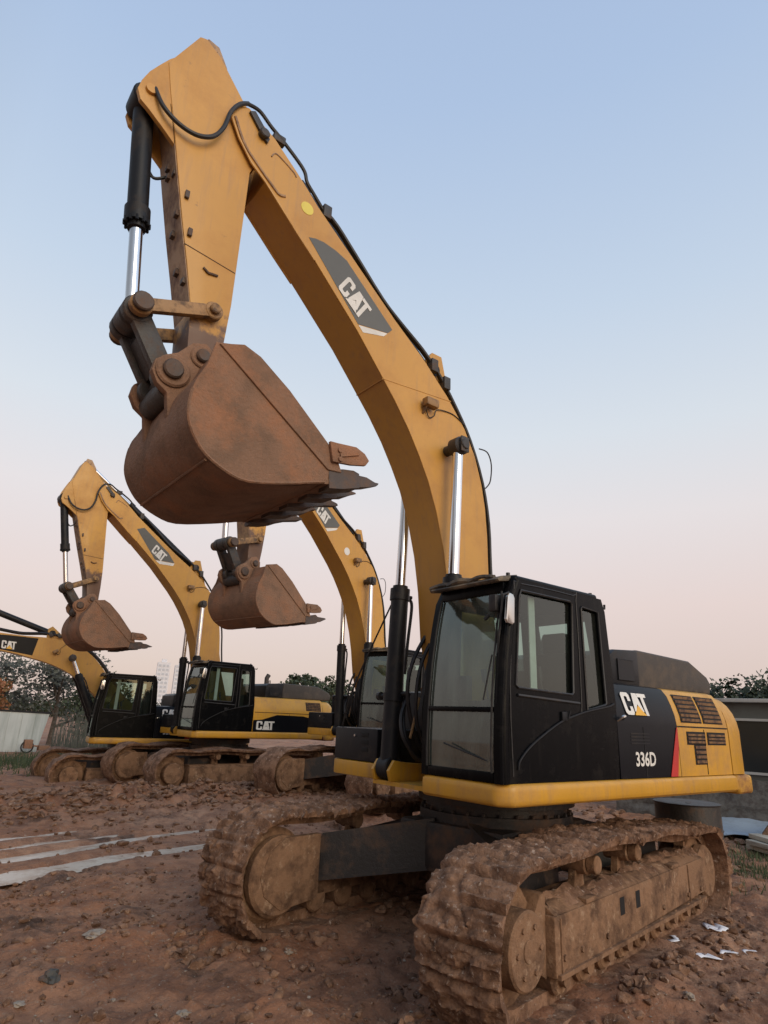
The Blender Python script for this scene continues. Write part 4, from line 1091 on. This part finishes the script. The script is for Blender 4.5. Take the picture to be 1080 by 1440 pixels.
# ------------------------------------------------------------------ drum behind the track
t = thing('steel_drum', 'dark rusty steel drum standing behind the rear of the front machine\'s track', 'drum', (-3.56, .24, -.1))
bm = BM(); pr = [(.40, 0), (.41, .02), (.41, .32), (.425, .34), (.41, .36), (.41, .64), (.425, .66), (.41, .68), (.41, .96), (.425, .98), (.40, .985)]
tube(bm, [(0, 0, z) for r, z in pr], [r for r, z in pr], 40)
obj('drum_body', bm, M['link'], t)
bm = BM(); tube(bm, [(0, 0, .97), (0, 0, .975)], .39, 40); tube(bm, [(.15, .1, .97), (.15, .1, .99)], .035, 12); obj('drum_lid', bm, M['link'], t)
# ------------------------------------------------------------------ background
FEN = grimy('white_sheet', (.50, .54, .52), (.33, .37, .35), (.42, .66), 1.1, .6, .8, bump=.02, stretch=(3, 3, .25))
t = thing('fence_panel', 'white sheet metal site fence at the left edge', 'fence', (-.45, -26, -.1))
bm = BM(); prism(bm, [(0, 0), (9, 0), (9, 1.75), (.0 - .25, 1.52)], 0, .05, XZ)
for k in range(18): box(bm, .2 + k * .5, .26 + k * .5, .05, .075, .02, 1.50)
obj('sheet', bm, FEN, t)
bm = BM(); box(bm, -.3, 9.05, -.03, .08, 1.53, 1.60)
o = obj('top_rail', bm, M['charcoal'], t); 
for v in o.data.vertices: v.co.z += .025 * v.co.x
GL = grimy('leaf_green', (.055, .085, .035), (.10, .12, .06), (.45, .65), 3, .7, .9, bump=0)
GD = grimy('leaf_dark', (.035, .050, .028), (.065, .085, .04), (.45, .65), 3, .7, .9, bump=0)
GP_ = grimy('leaf_dusty', (.11, .115, .095), (.06, .065, .045), (.45, .65), 3, .8, .9, bump=0)
GO = grimy('leaf_orange', (.34, .13, .06), (.12, .12, .05), (.45, .6), 5, .7, .9, bump=0)
GPK = grimy('twig_pinkish', (.24, .15, .14), (.14, .10, .09), (.45, .6), 5, .7, .9, bump=0)
BK = grimy('bark', (.13, .10, .08), (.22, .19, .16), (.45, .65), 6, .9, .95, bump=.3)
def leafcloud(bm, blobs, n, size):
    tot = sum(b[1] ** 2 for b in blobs)
    for c, r, sq in blobs:
        k_ = int(n * r * r / tot)
        for _ in range(k_):
            d = Vector((random.gauss(0, 1), random.gauss(0, 1), random.gauss(0, 1))).normalized() * (random.random() ** .45) * r
            q = Vector(c) + Vector((d.x, d.y, d.z * sq))
            if noise.noise(q * (1.6 / max(r, .3)) + Vector((5, 5, 5))) < -.12: continue
            s = size * random.uniform(.5, 1.4)
            a = Vector((random.gauss(0, 1), random.gauss(0, 1), random.gauss(0, 1))).normalized(); b = a.orthogonal().normalized() * s; a = a * s * random.uniform(.5, 1)
            bm.faces.new([bm.verts.new(q + a), bm.verts.new(q + b * .6), bm.verts.new(q - a), bm.verts.new(q - b * .6)])
def tree(label, x, y, h, r, leaf, n=2500, size=.12, name='tree', group=None, trunk=.3, open_=1, sx=1):
    t = thing(name, label, 'tree', (x, y, gbase(x, y) if abs(y) < 60 else -.1), random.uniform(0, 6), 1, group)
    bm = BM(); top = h * .8
    tube(bm, [(0, 0, -.1), (.03 * h, 0, h * .35), (0, .02 * h, top)], [h * .028, h * .02, h * .006], 8)
    blobs = []
    nb = 9
    for k in range(nb):
        a = 2.4 * k + random.uniform(-.4, .4); rr = r * random.uniform(.25, .75); zz = h * (trunk + (1 - trunk) * random.uniform(.15, .85))
        c = (rr * math.cos(a) * sx, rr * math.sin(a), zz); blobs.append((c, r * random.uniform(.28, .5) * open_, .75))
        tube(bm, [(0, 0, zz * .6), (c[0] * .5, c[1] * .5, zz * .85), c], [h * .012, h * .008, h * .003], 5)
    blobs.append(((0, 0, h * .82), r * .45, .9))
    obj('trunk', bm, BK, t)
    bm = BM(); leafcloud(bm, blobs, n, size); obj('crown', bm, leaf, t, smooth=0)
    return t
random.seed(5)
g1 = 'trees beyond the white fence'
tree('large dusty grey green tree right of the white fence', -1.7, -30, 4.5, 2.6, GP_, 7500, .11, group=g1, trunk=.1, open_=1.35)
tree('dark bushy tree beside the leftmost cab', -3.2, -27.5, 3.6, 1.8, GD, 4200, .10, group=g1, trunk=.05, open_=1.3)
tree('slender thinly leaved tree rising over the white fence', .5, -31, 4.5, 2.0, GP_, 3000, .11, group=g1, trunk=.15, open_=1.2)
tree('orange flowered tree just above the white fence', 1.1, -29, 3.0, 1.1, GO, 1500, .10, name='flowering_tree', group=g1)
tree('pinkish bare twigged tree at the far left edge', 2.9, -34, 5.0, 2.2, GPK, 2600, .12, group=g1)
# reeds between fence and cab
bm = BM()
for k in range(420):
    x = random.uniform(-4.4, -.9); y = -25.5 + random.uniform(-.6, 1.6); h = random.uniform(.6, 2.0); lx = random.uniform(-.3, .3)
    a = bm.verts.new((x - .02, y, -.2)); b = bm.verts.new((x + .02, y, -.2)); c = bm.verts.new((x + lx + .01, y, h)); bm.faces.new([a, b, c])
kind(obj('tall_grass', bm, GP_, smooth=0), 'stuff', 'tall dry grass beside the white fence')
def grass_patch(name, cx, cy, rx, ry, n, h, label):
    bm = BM()
    for k in range(n):
        x, y = cx + random.gauss(0, rx * .5), cy + random.gauss(0, ry * .5)
        if noise.noise(Vector((x * 1.5, y * 1.5, 3))) < -.1: continue
        z = ground_h(x, y); hh = h * random.uniform(.4, 1.3); a = random.uniform(0, 6.28); w = hh * .08; lx, ly = random.uniform(-.5, .5) * hh, random.uniform(-.5, .5) * hh
        bm.faces.new([bm.verts.new((x - w * math.cos(a), y - w * math.sin(a), z - .02)), bm.verts.new((x + w * math.cos(a), y + w * math.sin(a), z - .02)), bm.verts.new((x + lx, y + ly, z + hh))])
    kind(obj(name, bm, GL, smooth=0), 'stuff', label)
grass_patch('grass', -5.4, .1, 2.4, .9, 3000, .10, 'low green grass behind the rear of the front machine')
grass_patch('weeds', .8, -20.5, 3.2, 3.6, 3500, .22, 'rough green weeds in front of the white fence')
grass_patch('weeds', -6.5, -11.5, 3.2, 2.0, 3000, .20, 'weeds beneath the parked machines')
# little cart against the fence
t = thing('handcart', 'small rusty cart with a round wheel leaning at the foot of the white fence', 'cart', (.05, -25.2, -.1))
bm = BM()
def torus(bm, c, R_, r_, seg=20): tube(bm, [(c[0] + R_ * math.cos(2 * PI * k / seg), c[1], c[2] + R_ * math.sin(2 * PI * k / seg)) for k in range(seg + 1)], r_, 6, False)
torus(bm, (0, 0, .24), .22, .03); obj('wheel', bm, M['rubber'], t)
bm = BM(); box(bm, -.16, .14, -.2, .2, .18, .52, .03); tube(bm, [(-.1, 0, .3), (-.75, 0, .22)], .03, 6); box(bm, -.8, -.4, -.2, .2, .12, .30, .02)
obj('frame', bm, M['rust'], t)
# towers
TW = grimy('hazed_concrete', (.70, .71, .75), None, rough=.8, bump=0)  # distance haze put into the colour of walls and glazing
TG = grimy('tower_glazing', (.50, .53, .59), None, rough=.5, bump=0)
for (x, y, w, d, h, fl, lb) in [(-159, -467, 9.0, 9, 34.5, 11, 'left of the two pale distant tower blocks'), (-170.5, -463, 8.5, 9, 33, 11, 'right of the two pale distant tower blocks')]:
    t = thing('tower_block', lb, 'building', (x, y, 0), -.3, 1, 'distant tower blocks')
    bm = BM(); box(bm, -w / 2, w / 2, -d / 2, d / 2, 0, h); box(bm, -w / 5, w / 5, -d / 4, d / 4, h, h + 2.4); obj('wall', bm, TW, t, smooth=0)
    bm = BM()
    for cx in (-w * .30, 0, w * .30):
        for k in range(fl): box(bm, cx - w * .10, cx + w * .10, d / 2, d / 2 + .15, 3 * k + 1.2, 3 * k + 2.8)
    obj('window_band', bm, TG, t, smooth=0)
# far tree belts: individual trees
random.seed(21)
C0 = Vector((5.508, 5.010))
def place(ang_px, D):
    r = Vector((-.7929, .6094)); d = Vector((-.609, -.793)); v = (d + r * ((ang_px - 540) / 930)).normalized()
    return C0 + v * D
gR = 'trees behind the grey shed'
for i, (px, D, h, r) in enumerate([(1000, 62, 5.4, 3.2), (1035, 60, 6.1, 3.6), (1072, 61, 6.3, 3.8), (1105, 60, 6.4, 3.6), (1140, 64, 6.5, 3.6), (965, 66, 4.6, 3.0)]):
    p = place(px, D); tree(['low rounded tree just right of the engine hood, behind the shed', 'broad dark tree in the middle of the clump behind the shed', 'tall dark tree at the right edge of the picture behind the shed', 'dark tree outside the right edge behind the shed', 'outermost dark tree beyond the right edge', 'tree hidden behind the engine hood'][i], p.x, p.y, h, r, GD, 4200, .24, group=gR, trunk=.0, open_=1.4)
gM = 'far trees between the machines'
for i, (px, D, h, r) in enumerate([(372, 92, 4.6, 3.0), (398, 95, 5.2, 3.4), (420, 90, 6.6, 3.0), (436, 92, 8.0, 2.2), (455, 91, 7.0, 3.0), (474, 92, 7.6, 3.0), (495, 94, 7.2, 3.2), (586, 92, 7.0, 3.2)]):
    p = place(px, D); tree(['far low tree beside the second cab', 'far low tree above the pale yellow engine cover', 'far middle sized tree over the long hood', 'pointed far tree standing tallest between the machines', 'far tree right of the pointed one', 'far tree just left of the thin cylinder', 'far tree behind the thin boom cylinder', 'far tree hidden behind the large boom'][i], p.x, p.y, h, r, GD, 2200, .30, group=gM, trunk=.0, open_=1.3, name='distant_tree')
# low far wood closing the horizon
bm = BM(); random.seed(9)
for k in range(230):
    p = place(-160 + 1500 * (k + random.random()) / 230, random.uniform(118, 140)); hh = random.uniform(1.9, 3.3)
    leafcloud(bm, [((p.x, p.y, hh * .5), hh, .75)], 130, .42)
kind(obj('far_woods', bm, GD, smooth=0), 'stuff', 'low dark wood along the horizon')
# shed at the right
SH = grimy('shed_grey', (.11, .12, .115), (.07, .065, .06), (.42, .66), 1.2, .7, .9, bump=.1)
SR = grimy('shed_roof_light', (.42, .43, .42), (.25, .24, .22), (.5, .7), 2, .7, .9, bump=.1)
SD = grimy('shed_window', (.028, .032, .034), None, rough=.12, bump=0)
p = Vector((-9.0, -1.75)); 
t = thing('shed', 'low grey shed with dark windows behind the front machine\'s tail', 'building', (p.x, p.y, -.1), math.radians(104))
bm = BM(); box(bm, -2.2, 7.0, 0, 3.2, 0, 2.52); o = obj('wall', bm, SH, t, smooth=0)
bm = BM(); box(bm, -2.35, 7.1, -.16, 3.3, 2.523, 2.60, .01); obj('roof', bm, SR, t)
for wx in (.15, 1.45, 2.75, 4.05):
    bm = BM(); box(bm, wx, wx + .85, -.03, .02, 1.15, 2.15); w = obj('window', bm, SD, t, smooth=0)
    bm = BM()
    for a in ((wx - .05, wx, 1.10, 2.20), (wx + .85, wx + .90, 1.10, 2.20), (wx, wx + .85, 2.15, 2.20), (wx, wx + .85, 1.10, 1.15)): box(bm, a[0], a[1], -.05, .03, a[2], a[3])
    obj('frame', bm, SR, w, smooth=0)
bm = BM(); 
NX, NZ = 60, 14
g = [[bm.verts.new((-2.2 + 9.2 * i / NX, -.05 - .35 * max(0, 1 - j / NZ) - .06 * noise.fractal(Vector((i * .4, j * .5, 1)), .8, 2, 3), 1.0 * j / NZ)) for j in range(NZ + 1)] for i in range(NX + 1)]
for i in range(NX):
    for j in range(NZ): bm.faces.new([g[i][j], g[i + 1][j], g[i + 1][j + 1], g[i][j + 1]])
obj('stone_base', bm, grimy('rubble_stone', (.13, .125, .115), (.07, .06, .055), (.4, .6), 9, .9, .95, bump=.8, bscale=8), t)
# blue-grey sheet on the ground
TS = grimy('pale_blue_tarp', (.36, .44, .52), (.25, .28, .30), (.5, .7), 2, .35, .6, bump=.1)
bm = BM(); rows = []
for i in range(20):
    rows.append([bm.verts.new(((i / 19 - .5) * 3.4, (j / 9 - .5) * 2.0, .10 + .25 * (j / 9) + .08 * noise.noise(Vector((i * .4, j * .4, 2))))) for j in range(10)])
for a, b in zip(rows, rows[1:]):
    for k in range(9): bm.faces.new([a[k], a[k + 1], b[k + 1], b[k]])
o = obj('tarpaulin', bm, TS); o.location = (-8.6, -1.0, -.1); o.rotation_euler = (0, 0, math.radians(104)); tag(o, 'pale blue tarpaulin spread on the ground in front of the shed', 'tarpaulin')
md = o.modifiers.new('t', 'SOLIDIFY'); md.thickness = .01
# old rusty bucket at the right edge
t = thing('loose_bucket', 'reddish rusty digging bucket lying on the ground at the right edge', 'bucket', (-7.5, -.15, -.1), 1.9)
bm = BM()
prism(bm, [(-.5, .0), (.45, .02), (.5, .3), (.35, .62), (.1, .75), (-.05, .6)], -.35, -.31, XZ, .01); prism(bm, [(-.5, .0), (.45, .02), (.5, .3), (.35, .62), (.1, .75), (-.05, .6)], .31, .35, XZ, .01)
obj('side_plate', bm, M['rust'], t)
bm = BM(); pf = [(-.5, 0), (.0, 0), (.45, .02), (.5, .3), (.35, .62), (.1, .75)]
for a, b in zip(pf, pf[1:]):
    bm.faces.new([bm.verts.new((a[0], -.31, a[1])), bm.verts.new((b[0], -.31, b[1])), bm.verts.new((b[0], .31, b[1])), bm.verts.new((a[0], .31, a[1]))])
bmesh.ops.remove_doubles(bm, verts=bm.verts[:], dist=.001)
o = obj('shell', bm, M['rust'], t); md = o.modifiers.new('t', 'SOLIDIFY'); md.thickness = .03
# pale planks
PK = grimy('weathered_plank', (.46, .42, .34), (.22, .19, .15), (.5, .7), 3, .8, .9, bump=.2, stretch=(1, 6, 6))
for i, (dx, dy, dz, a, lb) in enumerate([(0, 0, .04, .1, 'lowest pale plank of the little stack at the right edge'), (.06, .05, .12, .16, 'middle pale plank of the little stack at the right edge'), (-.05, .02, .20, .05, 'topmost pale plank of the little stack at the right edge'), (.1, .42, .05, .1, 'pale plank lying in front of the little stack')]):
    bm = BM(); box(bm, -.55, .55, -.13, .13, -.035, .035, .008); o = obj('plank', bm, PK)
    o.location = (-6.75 + dx, .02 + dy, gbase(-6.3, 0) + dz); o.rotation_euler = (0, .02, a + 1.0); tag(o, lb, 'plank', 'planks lying at the right')
# rubble heaps at mid distance on the right
bm = BM(); random.seed(3)
for k in range(500):
    x, y = random.gauss(-4.6, 1.6), random.gauss(-2.0, 1.3); r = random.uniform(.03, .11)
    u, w = x * cu9 + y * su9, -x * su9 + y * cu9
    if abs(u) < 2.7 and abs(w) < 1.7: continue
    rockshape(bm, (x, y, ground_h(x, y) + r * .1), r, .6, 2, k)
kind(obj('earth_clods', bm, M['mud'], smooth=50), 'stuff', 'heaped clods of earth behind the front machine')
bm = BM()
for k in range(3000):
    x, y = random.uniform(-4, 7), -8.9 - .1 * random.uniform(-3, 7) + random.gauss(0, .8); r = random.uniform(.02, .10)
    rockshape(bm, (x, y, ground_h(x, y) + r * .1), r, .6, 1, k)
kind(obj('earth_clods', bm, M['mud'], smooth=50), 'stuff', 'ridge of churned clods beyond the wet ruts')
# ------------------------------------------------------------------ sky and light
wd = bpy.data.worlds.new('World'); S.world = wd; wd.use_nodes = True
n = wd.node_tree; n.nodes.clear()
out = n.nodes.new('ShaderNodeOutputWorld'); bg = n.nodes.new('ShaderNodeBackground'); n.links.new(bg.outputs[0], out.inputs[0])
tc = n.nodes.new('ShaderNodeTexCoord'); sp = n.nodes.new('ShaderNodeSeparateXYZ'); n.links.new(tc.outputs['Generated'], sp.inputs[0])
rp = n.nodes.new('ShaderNodeValToRGB'); n.links.new(sp.outputs['Z'], rp.inputs[0])
def lin(c): return tuple(((v / 255) / 12.92 if v / 255 < .04045 else ((v / 255 + .055) / 1.055) ** 2.4) for v in c)
stops = [(0, (202, 182, 178)), (.06, (214, 192, 187)), (.17, (227, 207, 202)), (.30, (229, 221, 221)), (.42, (217, 223, 230)), (.58, (197, 212, 230)), (.78, (174, 195, 225)), (1, (158, 180, 216))]
el = rp.color_ramp.elements
el[0].position = stops[0][0]; el[0].color = (*lin(stops[0][1]), 1); el[1].position = 1; el[1].color = (*lin(stops[-1][1]), 1)
for p_, c_ in stops[1:-1]:
    e = el.new(p_); e.color = (*lin(c_), 1)
sky = n.nodes.new('ShaderNodeTexSky'); sky.sky_type = 'NISHITA'; sky.sun_disc = False
SUN_EL, SUN_AZ = math.radians(9), math.radians(85)      # azimuth of the afterglow, from +x towards +y
sky.sun_elevation = SUN_EL; sky.sun_rotation = PI / 2 - SUN_AZ
sc2 = n.nodes.new('ShaderNodeVectorMath'); sc2.operation = 'SCALE'; sc2.inputs['Scale'].default_value = .02; n.links.new(sky.outputs[0], sc2.inputs[0])
ad = n.nodes.new('ShaderNodeVectorMath'); ad.operation = 'ADD'; n.links.new(sc2.outputs[0], ad.inputs[0])
sc1 = n.nodes.new('ShaderNodeVectorMath'); sc1.operation = 'SCALE'; sc1.inputs['Scale'].default_value = .97; n.links.new(rp.outputs[0], sc1.inputs[0]); n.links.new(sc1.outputs[0], ad.inputs[1])
mx_ = n.nodes.new('ShaderNodeMapRange'); mx_.inputs[1].default_value = 0; mx_.inputs[2].default_value = .8; mx_.inputs[3].default_value = 1; mx_.inputs[4].default_value = .45  # added: dims the unseen sky towards +x to darken the boom underside
my_ = n.nodes.new('ShaderNodeMapRange'); my_.inputs[1].default_value = 0; my_.inputs[2].default_value = .9; my_.inputs[3].default_value = 1; my_.inputs[4].default_value = 1.5  # added: brightens the unseen sky towards +y to light the boom side
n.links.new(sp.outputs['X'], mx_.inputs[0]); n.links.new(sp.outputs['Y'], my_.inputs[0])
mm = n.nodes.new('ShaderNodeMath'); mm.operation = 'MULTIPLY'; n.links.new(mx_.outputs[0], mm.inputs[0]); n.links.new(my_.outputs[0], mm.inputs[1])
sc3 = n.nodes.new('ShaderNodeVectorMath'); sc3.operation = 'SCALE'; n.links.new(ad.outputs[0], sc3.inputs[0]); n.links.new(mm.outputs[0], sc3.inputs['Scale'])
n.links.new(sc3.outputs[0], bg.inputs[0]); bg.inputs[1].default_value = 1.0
sl = bpy.data.lights.new('sun', 'SUN'); sl.energy = 1.35; sl.angle = math.radians(40); sl.color = (1, .84, .62)
so = bpy.data.objects.new('sun', sl); COL.objects.link(so)
sd = Vector((math.cos(SUN_AZ) * math.cos(math.radians(24)), math.sin(SUN_AZ) * math.cos(math.radians(24)), math.sin(math.radians(24))))
so.rotation_euler = sd.to_track_quat('Z', 'Y').to_euler()
# ------------------------------------------------------------------ camera
cd = bpy.data.cameras.new('camera'); cam = bpy.data.objects.new('camera', cd); COL.objects.link(cam)
psi, th, ro, f = -2.22557835, .318095972, .0412788747, 880.88
d = Vector((math.cos(psi) * math.cos(th), math.sin(psi) * math.cos(th), math.sin(th)))
r0 = d.cross(Vector((0, 0, 1))).normalized(); u0 = r0.cross(d)
r = math.cos(ro) * r0 + math.sin(ro) * u0; u = -math.sin(ro) * r0 + math.cos(ro) * u0
cam.matrix_world = Matrix(((r.x, u.x, -d.x, 5.50798784), (r.y, u.y, -d.y, 5.01035365), (r.z, u.z, -d.z, 1.80038963), (0, 0, 0, 1)))
cd.sensor_fit = 'VERTICAL'; cd.sensor_height = 24; cd.lens = f / 1440 * 24; cd.clip_start = .05; cd.clip_end = 5000
S.camera = cam
S.view_settings.view_transform = 'Standard'; S.view_settings.look = 'None'; S.view_settings.gamma = 1; S.view_settings.exposure = 0
